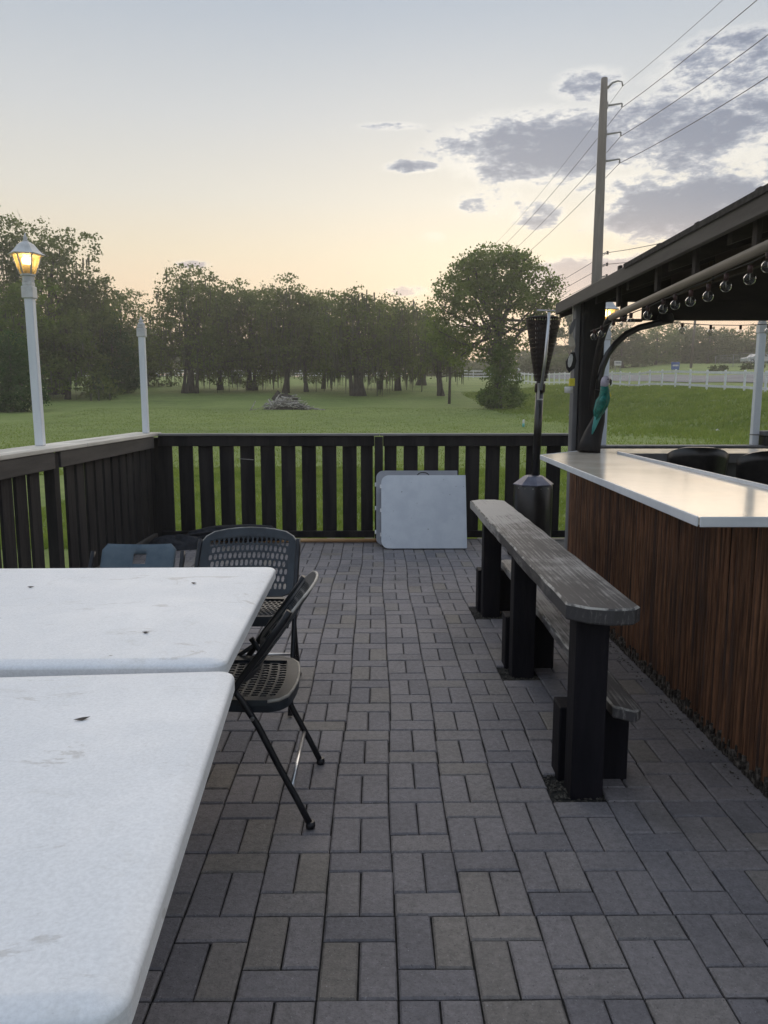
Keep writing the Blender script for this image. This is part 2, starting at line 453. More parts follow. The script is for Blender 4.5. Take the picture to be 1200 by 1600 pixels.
M['bark'] = pm('bark', (.05, .044, .038), (.10, .09, .078), .95, 7, (1, 1, .25), bump=.7, bdist=.05)
M['stick'] = pm('dead_branch', (.26, .24, .22), (.58, .54, .51), .9, 6, bump=.3, objvar=.45)
M['ranch'] = pm('white_board_fence', (.70, .72, .74), (.80, .82, .84), .6, 3, bump=.05, objvar=.06)
M['road'] = pm('road_asphalt', (.17, .17, .18), (.22, .22, .23), .9, .8, bump=.2)
M['parrot'] = pm('green_painted_wood', (.0, .085, .065), (.010, .18, .14), .45, 30, bump=.3, c3=(.02, .22, .20))
M['parrot_tail'] = pm('teal_painted_wood', (.03, .20, .20), (.09, .36, .34), .45, 20, (1, 1, .2), bump=.3)
M['parrot_head'] = pm('lilac_painted_wood', (.35, .33, .42), (.50, .47, .55), .5, 40, bump=.2)
M['yellow'] = pm('yellow_paint', (.62, .55, .05), (.75, .66, .10), .6, 10, bump=.1)
M['beige'] = pm('beige_wood', (.34, .30, .24), (.50, .46, .38), .7, 20, bump=.2)
M['whitepaint'] = pm('chipped_white_paint', (.50, .50, .48), (.68, .68, .66), .6, 14, bump=.15)
M['bluesign'] = pm('blue_sign', (.03, .09, .32), (.05, .13, .40), .5, 5, bump=0)
M['teal'] = pm('teal_plastic', (.10, .42, .40), (.18, .55, .50), .5, 10, bump=0)
M['steelgrey'] = pm('galvanised', (.20, .21, .22), (.30, .31, .32), .5, 12, bump=.05, metallic=.4)
M['carwhite'] = pm('white_car_paint', (.55, .56, .58), (.6, .61, .63), .25, 3, bump=0)
M['tyre'] = pm('tyre_rubber', (.015, .015, .015), (.03, .03, .03), .8, 8, bump=.1)
M['carglass'] = pm('dark_car_glass', (.02, .022, .025), (.03, .032, .035), .08, 3, bump=0, spec=.6)
M['leaf'] = pm('dead_leaf', (.05, .042, .035), (.12, .10, .085), .8, 30, bump=.2)
M['stool'] = pm('black_leather', (.012, .012, .012), (.022, .021, .021), .30, 30, bump=.15, spec=.6)

L = {}
L['live'] = leafmat('oak_leaves', (.070, .105, .030), (.19, .230, .078), .45)
L['oak'] = leafmat('bright_oak_leaves', (.070, .120, .022), (.20, .265, .062), .5)
L['cedar'] = leafmat('cedar_leaves', (.035, .085, .028), (.080, .150, .050), .35)
L['far'] = leafmat('far_leaves', (.065, .088, .034), (.135, .165, .068))
L['fargreen'] = leafmat('far_green_leaves', (.095, .145, .040), (.19, .24, .080))
L['moss'] = leafmat('spanish_moss', (.085, .092, .070), (.13, .135, .105), .35)
L['shrub'] = leafmat('shrub_leaves', (.07, .13, .028), (.17, .25, .06), .45)


def special_mats():
    # off-white resin table with grain, grime and scratches
    m = bpy.data.materials.new('white_resin'); m.use_nodes = True
    t = m.node_tree; t.nodes.clear(); w = NT(t)
    b = w.n('ShaderNodeBsdfPrincipled'); w.link(b.outputs[0], w.n('ShaderNodeOutputMaterial').inputs[0])
    p = w.n('ShaderNodeNewGeometry').outputs['Position']
    n1 = w.noise(p, 2.2, 6, .6, .4); n2 = w.noise(p, 9.0, 6, .7, .8); n3 = w.noise(p, 420.0, 2, .5)
    mp = w.n('ShaderNodeMapping'); w.link(p, mp.inputs[0]); mp.inputs[3].default_value = (.35, 1, 1); mp.inputs[2].default_value = (0, 0, .5)
    n4 = w.noise(mp.outputs[0], 7.0, 7, .7, 1.4)
    col = w.mix(w.smooth(n1, .38, .66), (.74, .76, .79, 1), (.82, .83, .85, 1))
    col = w.mix(w.m('MULTIPLY', w.smooth(n2, .56, .72), .26), col, (.52, .51, .47, 1))
    col = w.mix(w.m('MULTIPLY', w.smooth(n4, .60, .65), .42), col, (.36, .34, .31, 1))
    n5 = w.noise(p, 34.0, 3, .5); n6 = w.noise(p, 150.0, 3, .6)
    col = w.mix(w.m('MULTIPLY', w.smooth(n5, .765, .79), .7), col, (.20, .18, .16, 1))
    k6 = w.m('ADD', .80, w.m('MULTIPLY', n6, .40)); col = w.mix(1.0, col, w.comb(k6, k6, k6), blend='MULTIPLY')
    w.link(col, b.inputs['Base Color'])
    w.link(w.mix(n2, .34, .60, 'FLOAT'), b.inputs['Roughness']); b.inputs['Specular IOR Level'].default_value = .45
    bp = w.n('ShaderNodeBump'); bp.inputs['Strength'].default_value = .25; bp.inputs['Distance'].default_value = .0015
    w.link(w.m('ADD', n3, w.m('MULTIPLY', n4, .8)), bp.inputs['Height']); w.link(bp.outputs[0], b.inputs['Normal'])
    M['table'] = m
    # folded tables, cleaner
    M['table_blue'] = pm('white_resin_clean', (.58, .62, .68), (.66, .70, .75), .45, 5, bump=.05, spots=(38, .735, (.12, .12, .13)))
    M['table_grey'] = pm('grey_resin', (.30, .31, .34), (.36, .37, .40), .5, 5, bump=.05)
    # weathered plank: long grain with paint worn to grey wood
    m = bpy.data.materials.new('weathered_plank'); m.use_nodes = True
    t = m.node_tree; t.nodes.clear(); w = NT(t)
    b = w.n('ShaderNodeBsdfPrincipled'); w.link(b.outputs[0], w.n('ShaderNodeOutputMaterial').inputs[0])
    p = w.n('ShaderNodeTexCoord').outputs['Object']
    mp = w.n('ShaderNodeMapping'); w.link(p, mp.inputs[0]); mp.inputs[3].default_value = (1, .045, .3)
    v = mp.outputs[0]
    g = w.noise(v, 90, 8, .75, .6); g2 = w.noise(v, 16, 4, .6, 1.6)
    wav = w.n('ShaderNodeTexWave'); wav.wave_type = 'BANDS'; wav.bands_direction = 'X'
    w.link(v, wav.inputs[0]); wav.inputs['Scale'].default_value = 17; wav.inputs['Distortion'].default_value = 11; wav.inputs['Detail'].default_value = 4; wav.inputs['Detail Scale'].default_value = 1.2
    worn = w.noise(p, 2.0, 5, .65)
    y = w.sep(p)[1]
    far = w.smooth(y, -1.6, 1.0)     # the far half has lost more paint
    wear = w.smooth(w.m('ADD', w.m('ADD', w.m('MULTIPLY', g, .50), w.m('MULTIPLY', wav.outputs[1], .06)), w.m('ADD', w.m('MULTIPLY', worn, .62), w.m('MULTIPLY', far, .24))), .62, .84)
    col = w.mix(wear, (.055, .052, .055, 1), (.36, .345, .33, 1))
    col = w.mix(w.m('MULTIPLY', w.smooth(g2, .60, .70), .6), col, (.030, .027, .026, 1))
    w.link(col, b.inputs['Base Color']); b.inputs['Roughness'].default_value = .62; b.inputs['Specular IOR Level'].default_value = .4
    bp = w.n('ShaderNodeBump'); bp.inputs['Strength'].default_value = .5; bp.inputs['Distance'].default_value = .003
    w.link(w.m('ADD', w.m('MULTIPLY', g, .9), w.m('MULTIPLY', wav.outputs[1], .12)), bp.inputs['Height']); w.link(bp.outputs[0], b.inputs['Normal'])
    M['plank'] = m
    M['plank_edge'] = pm('worn_plank_edge', (.08, .076, .074), (.40, .38, .35), .7, 26, (1, .35, 1), bump=.3, lo=.42, hi=.62)


special_mats()

# ------------------------------------------------------------------ terrain
_gy = [-60, 14, 32, 45, 55, 60, 75, 85, 100, 120, 150, 200, 400]
_gz = [-.16, -.16, -.02, .42, .88, 1.08, 2.3, 3.15, 4.15, 5.15, 6.15, 7.0, 9.0]
_fy = [-60, 20, 45, 57, 74, 97, 130, 150, 200, 400]
_fz = [.9, 1.25, 1.9, 2.33, 2.85, 3.6, 5.3, 6.15, 7.0, 9.0]
_xy = [-60, 20, 45, 50, 57, 74, 97, 150, 400]
_xx = [28, 25, 22.3, 21.2, 20.2, 19.2, 18.0, 18.6, 24]


def smooth_interp(y, ys, zs):
    k = np.array([-3., -1.5, 0, 1.5, 3.])
    return sum(np.interp(np.asarray(y) + d, ys, zs) for d in k) / 5


def Xf(y): return smooth_interp(y, _xy, _xx)


def T(x, y):
    x = np.asarray(x, float); y = np.asarray(y, float)
    g = smooth_interp(y, _gy, _gz); f = smooth_interp(y, _fy, _fz); xf = Xf(y)
    wid = np.interp(y, [20, 60, 100], [9.5, 8.5, 7])
    t = np.clip((x - (xf - 1.2 - wid)) / wid, 0, 1); t = t * t * (3 - 2 * t)
    z = g * (1 - t) + f * t
    z = z + .08 * np.clip(x - xf - .5, 0, 30) * (y > -100)
    s = np.clip((y - 12) / 10, 0, 1)
    bump = .05 * np.sin(x * .31 + 1.3) * np.sin(y * .27) + .03 * np.sin(x * .9 + y * .5)
    tuft = (np.sin(x * 2.9 + 2 * np.sin(y * 1.3)) * np.sin(y * 3.3 + 1.5 * np.sin(x * 1.7))) * .035 * t * (1 - np.clip((x - xf) / 3, 0, 1)) * 2
    return z + s * (bump + tuft)


def tz(x, y): return float(T(x, y))


def np_mesh(name, verts, quads, mat, smooth=False, tri=False):
    me = bpy.data.meshes.new(name)
    nv = len(verts); nf = len(quads); k = 3 if tri else 4
    me.vertices.add(nv); me.vertices.foreach_set('co', np.asarray(verts, np.float32).ravel())
    me.loops.add(nf * k); me.loops.foreach_set('vertex_index', np.asarray(quads, np.int32).ravel())
    me.polygons.add(nf); me.polygons.foreach_set('loop_start', np.arange(0, nf * k, k, dtype=np.int32))
    me.polygons.foreach_set('loop_total', np.full(nf, k, np.int32))
    me.polygons.foreach_set('use_smooth', np.full(nf, smooth))
    me.materials.append(mat); me.update(calc_edges=True)
    return me


def grid_mesh(name, xs, ys, zf, mat):
    X, Y = np.meshgrid(xs, ys); Z = zf(X, Y)
    v = np.stack([X.ravel(), Y.ravel(), Z.ravel()], 1)
    nx, ny = len(xs), len(ys)
    i = np.arange(nx - 1)[None, :] + nx * np.arange(ny - 1)[:, None]; i = i.ravel()
    return np_mesh(name, v, np.stack([i, i + 1, i + nx + 1, i + nx], 1), mat, True)


xs = np.concatenate([np.linspace(-350, -60, 33)[:-1], np.linspace(-60, -10, 51)[:-1], np.linspace(-10, 24, 137)[:-1], np.linspace(24, 90, 67)[:-1], np.linspace(90, 350, 31)])
ys = np.concatenate([np.linspace(-200, -6, 20)[:-1], np.linspace(-6, 14, 21)[:-1], np.linspace(14, 62, 161)[:-1], np.linspace(62, 150, 89)[:-1], np.linspace(150, 450, 50)])
field = kind(obj('ground', grid_mesh('ground', xs, ys, T, M['grass'])), 'structure')

hz_m = bpy.data.materials.new('haze'); hz_m.use_nodes = True
_t = hz_m.node_tree; _t.nodes.clear(); _w = NT(_t)
_v = _w.n('ShaderNodeVolumePrincipled'); _v.inputs['Color'].default_value = (.97, .96, .93, 1); _v.inputs['Density'].default_value = HAZE; _v.inputs['Anisotropy'].default_value = .6
_w.link(_v.outputs[0], _w.n('ShaderNodeOutputMaterial').inputs['Volume'])
kind(MB().box((-360, -210, -1.6), (360, 460, 34)).build('haze', hz_m), 'stuff')

# road beyond the white fence and a lane in front of the car park
def ribbon(name, ys_, x0f, x1f, lift, mat, nx=8):
    v = []; q = []
    for j, y in enumerate(ys_):
        a, b = x0f(y), x1f(y)
        for i in range(nx + 1):
            x = a + (b - a) * i / nx
            v.append((x, y, tz(x, y) + lift))
    for j in range(len(ys_) - 1):
        for i in range(nx):
            k = j * (nx + 1) + i; q.append((k, k + 1, k + nx + 2, k + nx + 1))
    return kind(obj(name, np_mesh(name, v, q, mat, True)), 'structure')


ribbon('road', np.arange(-30, 190, 3.0), lambda y: float(Xf(y)) + 6.0, lambda y: float(Xf(y)) + 13.5, .05, M['road'])

# grass blades: short turf beyond the deck, coarser tufts on the lawn and the bank
def blades(n, x0, x1, y0, y1, h, wdt, name_rng, cond=None, power=1.0):
    x = RNG.uniform(x0, x1, n); y = y0 + (y1 - y0) * RNG.random(n) ** power
    if cond is not None:
        k = cond(x, y); x, y = x[k], y[k]
    n = len(x); z = T(x, y)
    a = RNG.uniform(0, 2 * np.pi, n); hh = h * RNG.uniform(.5, 1.3, n); ww = wdt * RNG.uniform(.6, 1.4, n)
    lx = RNG.normal(0, .45, n) * hh; ly = RNG.normal(0, .45, n) * hh
    p0 = np.stack([x - np.cos(a) * ww, y - np.sin(a) * ww, z - .01], 1)
    p1 = np.stack([x + np.cos(a) * ww, y + np.sin(a) * ww, z - .01], 1)
    p2 = np.stack([x + lx, y + ly, z + hh], 1)
    return np.stack([p0, p1, p2], 1).reshape(-1, 3)


gv = np.concatenate([
    blades(150000, -5, 7.5, 8.1, 18, .055, .007, 0, power=1.3),
    blades(110000, -20, 14, 16, 56, .05, .014, 0, power=1.9),
    blades(90000, 8, 23, 22, 75, .17, .035, 0, cond=lambda x, y: (x > Xf(y) - 11 + RNG.normal(0, 1.8, len(x)) + 1.5 * np.sin(y * .7)) & (x < Xf(y) + 3)),
])
gq = np.arange(len(gv), dtype=np.int32).reshape(-1, 3)
grass_o = kind(obj('grass', np_mesh('grass', gv, gq, M['blade'], False, True)), 'stuff')
tag(grass_o, 'short green grass growing over the lawn and the bank', 'grass')

# ------------------------------------------------------------------ patio
PX0, PX1, PY0, PY1 = -2.42, 6.0, -1.6, 7.90
patio = kind(thing('patio', 'patio of grey block pavers', 'patio'), 'structure')
del patio['label'], patio['category']
MB().box((PX0, PY0, -.30), (PX1, PY1, -.012)).build('sand_bed', M['sand'], patio)
HOLES = [(.63, .86, 2.53, 2.76), (.64, .84, 3.74, 3.93), (.64, .84, 4.88, 5.06)]


def warp(x, y): return .008 * math.sin(y * 1.9 + .4) + .005 * math.sin(y * 4.1 + x * 1.1)


def paver_mesh(w, l):
    g = .0024; c = .0050
    m = MB(); x, y = w / 2 - g, l / 2 - g
    vs = [(-x, -y, -.03), (x, -y, -.03), (x, y, -.03), (-x, y, -.03), (-x, -y, -c), (x, -y, -c), (x, y, -c), (-x, y, -c),
          (-x + c, -y + c, 0), (x - c, -y + c, 0), (x - c, y - c, 0), (-x + c, y - c, 0)]
    fs = [(8, 9, 10, 11)] + [(i, (i + 1) % 4, 4 + (i + 1) % 4, 4 + i) for i in range(4)] + [(4 + i, 4 + (i + 1) % 4, 8 + (i + 1) % 4, 8 + i) for i in range(4)]
    m.add(vs, fs)
    return m


CW, CL = .1965, .302
pv_h = paver_mesh(CW, CL / 3); pv_v = paver_mesh(CW / 2, CL * 2 / 3)
me_h = pv_h.mesh('paver', M['paver']); me_v = pv_v.mesh('paver', M['paver'])
plist = []
nc0 = int(math.floor((PX0 - .049) / CW)); nc1 = int(math.ceil((1.47 - .049) / CW))
for c in range(nc0, nc1 + 1):
    xc = .049 - CW / 2 + c * CW     # column 0 lies between x=-.145 and .049
    vtop = (c % 2 != 0)
    n0 = int((PY0 - 1.642) / CL) - 1
    for n in range(n0, 22):
        y0 = 1.642 + n * CL
        items = []
        if not vtop:   # near end: pair of uprights, then a cross paver at the far end
            hh = y0 + CL * 5 / 6; vv = y0 + CL / 3
        else:
            hh = y0 + CL / 6; vv = y0 + CL * 2 / 3
        items = [(xc, hh, 'h'), (xc - CW / 4, vv, 'v'), (xc + CW / 4, vv, 'v')]
        for (x, y, k) in items:
            hl = (CL / 6 if k == 'h' else CL / 3); hw = (CW / 2 if k == 'h' else CW / 4)
            if x - hw < PX0 or x + hw > 1.53 or y - hl < PY0 or y + hl > PY1 - .01: continue
            if any(a - .02 < x < b + .02 and cc - .02 < y < d + .02 for a, b, cc, d in HOLES): continue
            plist.append((x, y, k))


def vis_area(p):
    x, y, k = p
    if y < .82: return 0
    px = 590 + 1190 * x / y; py = 627 + 1690 / y
    if px > 1290 or px < -60 or py > 1680: return 0
    # hidden under the tables
    lim = 590 + (-.39 if y > 2.2 else -.60 * y / 2) * 1190 / y
    if y < 3.1 and x < -.46 - .11 * (2.0 - min(y, 2.0)): return 0
    return 1.0 / y ** 3


plist.sort(key=lambda p: -vis_area(p))
rest = MB(); rest_tone = []
for i, (x, y, k) in enumerate(plist):
    x2 = x + warp(x, y); z = random.uniform(-.0016, .0016)
    rx, ry, rz = random.gauss(0, .0035), random.gauss(0, .0035), random.gauss(0, .006)
    if i < 300:
        obj('paver', me_h if k == 'h' else me_v, patio, (x2, y, z), (rx, ry, rz))
    else:
        src = pv_h if k == 'h' else pv_v
        Mx = Matrix.Translation((x2, y, z)) @ Matrix.Rotation(rz, 4, 'Z') @ Matrix.Rotation(rx, 4, 'X') @ Matrix.Rotation(ry, 4, 'Y')
        rest.add([Mx @ Vector(p) for p in src.v], src.f); rest_tone += [random.random()] * len(src.v)
rest_me = rest.mesh('paver_field', M['paver'])
at = rest_me.attributes.new('tone', 'FLOAT', 'POINT'); at.data.foreach_set('value', rest_tone)
kind(obj('paver_field', rest_me, patio), 'stuff')
# floor behind the bar
MB().box((1.53, PY0, -.012), (PX1, PY1, -.004)).build('bar_floor', M['greypanel'], patio)
# deck edge
MB().box((PX0 - .05, PY0, -.34), (PX0 - .001, PY1 + .05, -.01)).build('edge_board', M['fence'], patio)

# gravel in the cut-outs round the bench posts
gm = MB()
for a, b, c, d in HOLES:
    for _ in range(260):
        x, y = random.uniform(a, b), random.uniform(c, d); r = random.uniform(.003, .009)
        z = -.008
        ring = [(x + r * math.cos(t) * random.uniform(.7, 1.2), y + r * math.sin(t) * random.uniform(.7, 1.2), z) for t in (0, 1.3, 2.5, 3.8, 5.0)]
        gm.add(ring + [(x, y, z + r * .9)], [(i, (i + 1) % 5, 5) for i in range(5)])
for _ in range(160):       # crumbled bamboo and grit along the bar foot
    y = random.uniform(2.5, 5.5); x = 1.375 - abs(random.gauss(0, .016)); r = random.uniform(.002, .006)
    ring = [(x + r * math.cos(t), y + r * math.sin(t) * 1.3, .001) for t in (0, 1.3, 2.5, 3.8, 5.0)]
    gm.add(ring + [(x, y, .001 + r)], [(i, (i + 1) % 5, 5) for i in range(5)])
go = kind(gm.build('gravel', M['gravel']), 'stuff')
tag(go, 'loose grit and gravel round the bench post feet and bar foot', 'gravel')

# ------------------------------------------------------------------ railings
SLW, PITCH = .146, .2107


def slat_mesh(axis, h=.92, t=.022):
    m = MB()
    if axis == 'x': m.cbox((-SLW / 2, -t / 2, 0), (SLW / 2, t / 2, h), .003)
    else: m.cbox((-t / 2, -SLW / 2, 0), (t / 2, SLW / 2, h), .003)
    return m.mesh('slat', M['fence'])


back = thing('slatted_railing', 'dark brown slatted deck railing running straight across the back of the patio', 'railing', (0, 7.85, 0))
sx = slat_mesh('x', .93)
ctrs = [-2.185] + [-1.975 + PITCH * k for k in range(9)] + [-.112] + [.133] + [.343 + PITCH * k for k in range(8)]
for x in ctrs:
    if x == .133 or x == -.112:
        MB().cbox((-.062, -.011, 0), (.062, .011, .93), .003).build('slat', M['fence'], back, (x, .012, .05))
    else:
        obj('slat', sx, back, (x, .012 + random.uniform(-.002, .002), .05), (0, random.gauss(0, .003), 0))
MB().cbox((-.042, -.025, -.1), (.042, .075, 1.06), .004).build('post', M['fence'], back, (.012, -.04, 0))
MB().cbox((-.045, -.045, -.1), (.045, .045, 1.05), .004).build('post', M['fence'], back, (-2.285, .06, 0))
MB().cbox((-.045, -.045, -.1), (.045, .045, 1.05), .004).build('post', M['fence'], back, (2.07, .06, 0))
MB().cbox((-2.24, -.042, .965), (-.033, -.004, 1.07), .004).build('top_rail', M['fence'], back)
MB().cbox((.057, -.042, .965), (2.10, -.004, 1.07), .004).build('top_rail', M['fence'], back)
MB().cbox((-2.24, -.042, .015), (-.033, -.004, .085), .004).build('bottom_rail', M['fence'], back)
MB().cbox((.057, -.042, .015), (2.10, -.004, .085), .004).build('bottom_rail', M['fence'], back)
MB().cbox((-2.235, -.065, 1.072), (.02, .075, 1.094), .004).build('cap_board', M['capgrey'], back)
MB().cbox((.024, -.065, 1.072), (2.12, .075, 1.094), .004).build('cap_board', M['capgrey'], back)
# pale scrape on one slat, built as a thin raised strip
MB().cbox((-.075, -.003, -.004), (.075, 0, .004), .001, Matrix.Rotation(R(4), 4, 'Y')).build('pale_scrape', M['bolt'], back, (-1.352, -.0015, .83))

left = thing('slatted_railing', 'slatted deck railing with a wide pale cap board carrying two white posts', 'railing', (-2.26, 0, 0))
sy = slat_mesh('y', .93)
y = 7.62
posts_y = [5.36, 3.0]
while y > 1.5:
    if not any(abs(y - p) < .11 for p in posts_y):
        obj('slat', sy, left, (-.035, y, .05), (random.gauss(0, .003), 0, 0))
    y -= PITCH * .93
for py_ in posts_y:
    MB().cbox((-.075, -.045, -.1), (.0, .045, 1.06), .004).build('post', M['fence'], left, (.004, py_, 0))
MB().cbox((-.10, -.05, -.1), (-.02, .05, 1.06), .004).build('post', M['fence'], left, (.0, 7.74, 0))
segs = [(7.68, 5.408), (5.312, 3.048), (2.952, 1.2)]
for a, b in segs:
    MB().cbox((-.022, b, .955), (.018, a, 1.07), .004).build('top_rail', M['railwood'], left)
    MB().cbox((-.022, b, .015), (.018, a, .09), .004).build('bottom_rail', M['railwood'], left)
for a, b in ((7.93, 5.9), (5.896, 3.4), (3.396, 1.2)):
    MB().cbox((-.245, b, 1.072), (.028, a, 1.104), .005).build('cap_board', M['fencelight'], left)

right = thing('slatted_railing', 'low dark railing on the far side of the bar under the tiki roof', 'railing', (2.2, 7.72, 0))
sr = slat_mesh('x', .86)
for k in range(11): obj('slat', sr, right, (.1 + PITCH * k, 0, .04))
MB().cbox((-.02, -.045, .86), (2.4, -.013, .955), .004).build('top_rail', M['fence'], right)
MB().cbox((-.04, -.07, .957), (2.42, .10, .98), .004).build('cap_board', M['trimgrey'], right)

# ------------------------------------------------------------------ lamp posts
def post_parts(t, h=1.045, w=.029):
    MB().cbox((-w, -w, 0), (w, w, h), .006).build('post', M['white_post'], t)
    MB().cbox((-.040, -.040, 0), (.040, .040, .085), .006).cbox((-.033, -.033, .085), (.033, .033, .115), .006).build('collar', M['lamp_metal'], t, (0, 0, h - .02))


def hexlathe(prof, mat, name, par, loc, n=6): return MB().lathe(prof, n, smooth=False, ph=R(15)).build(name, mat, par, loc)


def lantern(t0, z0, k_=.76):
    t = t0; z = z0; before = set(t0.children)
    q = hexlathe([(.042, 0), (.042, .05), (.055, .055), (.055, .07)], M['lamp_metal'], 'neck', t, (0, 0, z))
    gl = MB(); fr = MB(); n = 6
    r0, r1, h = .058, .102, .175
    for k in range(n):
        a0 = 2 * math.pi * k / n + R(15); a1 = 2 * math.pi * (k + 1) / n + R(15)
        p = [Vector((r0 * math.cos(a0), r0 * math.sin(a0), 0)), Vector((r0 * math.cos(a1), r0 * math.sin(a1), 0)),
             Vector((r1 * math.cos(a1), r1 * math.sin(a1), h)), Vector((r1 * math.cos(a0), r1 * math.sin(a0), h))]
        pane = MB().add(p, [(0, 1, 2, 3)]); pane.build('pane', M['lampglass'], t, (0, 0, z + .07))
        MB().tube([p[0], p[3]], .006, 6).build('glazing_bar', M['lamp_metal'], t, (0, 0, z + .07))
    hexlathe([(.125, -.012), (.135, -.004), (.112, .012), (.085, .045), (.062, .082), (.035, .105), (.022, .112)], M['lamp_metal'], 'roof', t, (0, 0, z + .07 + h))
    MB().lathe([(.018, 0), (.022, .01), (.012, .02), (.018, .034), (.008, .048), (.004, .075)], 10).build('finial', M['lamp_metal'], t, (0, 0, z + .18 + h))
    MB().lathe([(.0, 0), (.03, .006), (.036, .02), (.036, .05), (.03, .062), (.0, .066)], 14).build('bulb', M['lampbulb'], t, (0, 0, z + .155))
    MB().lathe([(.034, 0), (.034, .075)], 14).build('candle_cover', M['beige'], t, (0, 0, z + .075))
    for c in t0.children:
        if c not in before:
            for v in c.data.vertices: v.co = Vector((v.co.x * .92, v.co.y * .92, v.co.z * k_))
            c.location = (c.location.x * .92, c.location.y * .92, z0 + (c.location.z - z0) * k_)


def lamp_light(x, y, z):
    ld = bpy.data.lights.new('lamp_light', 'POINT'); ld.energy = 1.1; ld.color = (1, .62, .28); ld.shadow_soft_size = .03
    o = bpy.data.objects.new('lamp_light', ld); COL.objects.link(o); return o


lp1 = thing('lamp_post', 'white lamp post with a lit amber lantern standing on the side railing', 'lamp post', (-2.42, 5.5, 1.104), 0, 'white posts on the railings')
post_parts(lp1); lantern(lp1, 1.138)
l1 = lamp_light(0, 0, 0); l1.parent = lp1; l1.location = (.0, 0, 1.138 + .17)
lp1.rotation_euler = (0, R(-.5), 0)
lp2 = thing('lamp_post', 'white post with only a small finial and no lantern, in the far corner', 'lamp post', (-2.33, 7.72, 1.104), 0, 'white posts on the railings')
post_parts(lp2, .965)
MB().lathe([(.036, 0), (.034, .015), (.020, .025), (.020, .038), (.026, .046), (.010, .058), (.004, .085)], 12).build('finial', M['lamp_metal'], lp2, (0, 0, 1.058))
lp3 = thing('lamp_post', 'white lamp post with a lit lantern seen under the bar roof behind the dark post', 'lamp post', (2.28, 7.74, .98), 0, 'white posts on the railings')
post_parts(lp3, 1.06, .034); lantern(lp3, 1.155)
l3 = lamp_light(0, 0, 0); l3.parent = lp3; l3.location = (0, 0, 1.155 + .17)
lp4 = thing('lamp_post', 'white post at the right edge of the picture, behind the bar stools', 'lamp post', (3.83, 7.74, .98), 0, 'white posts on the railings')
post_parts(lp4, 1.13, .034); lantern(lp4, 1.225)
MB().cbox((-.038, -.038, .0), (.038, .038, .012), .002).build('strap', M['steelgrey'], lp4, (0, 0, .10))

# ------------------------------------------------------------------ resin tables in the foreground
def rounded(x0, y0, x1, y1, r, n=10):
    pts = []
    for cx, cy, a0 in ((x1 - r, y1 - r, 0), (x0 + r, y1 - r, 90), (x0 + r, y0 + r, 180), (x1 - r, y0 + r, 270)):
        for k in range(n + 1):
            a = R(a0 + 90 * k / n); pts.append((cx + r * math.cos(a), cy + r * math.sin(a)))
    return pts


def table_top(x0, y0, x1, y1, r=.045):
    m = MB(); prof = [(0, -.045), (0, -.016), (.003, -.010), (.009, -.0065), (.030, -.0022), (.036, -.0005), (.042, 0)]
    rings = [rounded(x0 + d, y0 + d, x1 - d, y1 - d, max(r - d, .004)) for d, _ in prof]
    n = len(rings[0]); vs = []; fs = []
    for (d, z), ring in zip(prof, rings): vs += [(x, y, z) for x, y in ring]
    for i in range(len(prof) - 1):
        for k in range(n): fs.append((i * n + k, i * n + (k + 1) % n, (i + 1) * n + (k + 1) % n, (i + 1) * n + k))
    m.add(vs, fs, True)
    for k in range(n): m.sm[k] = False
    m.f.append(tuple((len(prof) - 1) * n + k for k in range(n))); m.sm.append(False)
    m.f.append(tuple(range(n))[::-1]); m.sm.append(False)
    return m


def big_table(label, x0, y0, x1, y1, z, rz):
    t = thing('folding_table', label, 'table', (x1, y1, 0), rz, 'white resin tables in the foreground')
    w, d = x1 - x0, y1 - y0
    table_top(-w, -d, 0, 0).build('tabletop', M['table'], t, (0, 0, z))
    for (lx, ly) in ((-.55, -.12), (-.55, -d + .12), (-w + .12, -.12), (-w + .12, -d + .12)):
        MB().tube([(lx, ly, 0), (lx, ly, z - .046)], .014, 8).build('leg', M['chair_metal'], t)
    for lx in (-.55, -w + .12):
        MB().tube([(lx, -.12, .2), (lx, -d + .12, .2)], .010, 8).build('crossbar', M['chair_metal'], t)
    return t


big_table('weathered white table with the far rounded corner, nearer the two dark chairs', -2.25, 1.925, -.423, 3.125, .742, R(1.0))
big_table('white speckled table nearest the camera, filling the lower left corner', -2.25, .765, -.367, 1.897, .738, R(4.0))
for x, y, z, l, lb in ((-.64, 1.571, .738, .018, 'dark curled leaf on the near table, beside the chair'), (-.69, 2.796, .742, .014, 'small dark leaf near the far corner of the far table'),
                       (-.685, 2.18, .742, .013, 'small dark leaf on the far table, near the gap between tables'), (-1.275, 2.741, .742, .014, 'small dark leaf at the left of the far table')):
    m = MB(); m.add([(-l, 0, .004), (0, -l * .35, .0012), (l, 0, .005), (0, l * .35, .0012), (0, 0, .006)], [(0, 1, 4), (1, 2, 4), (2, 3, 4), (3, 0, 4)])
    tag(m.build('dead_leaf', M['leaf'], None, (x, y, z), (0, 0, random.uniform(-.5, .5))), lb, 'leaf', 'dead leaves on the tables')

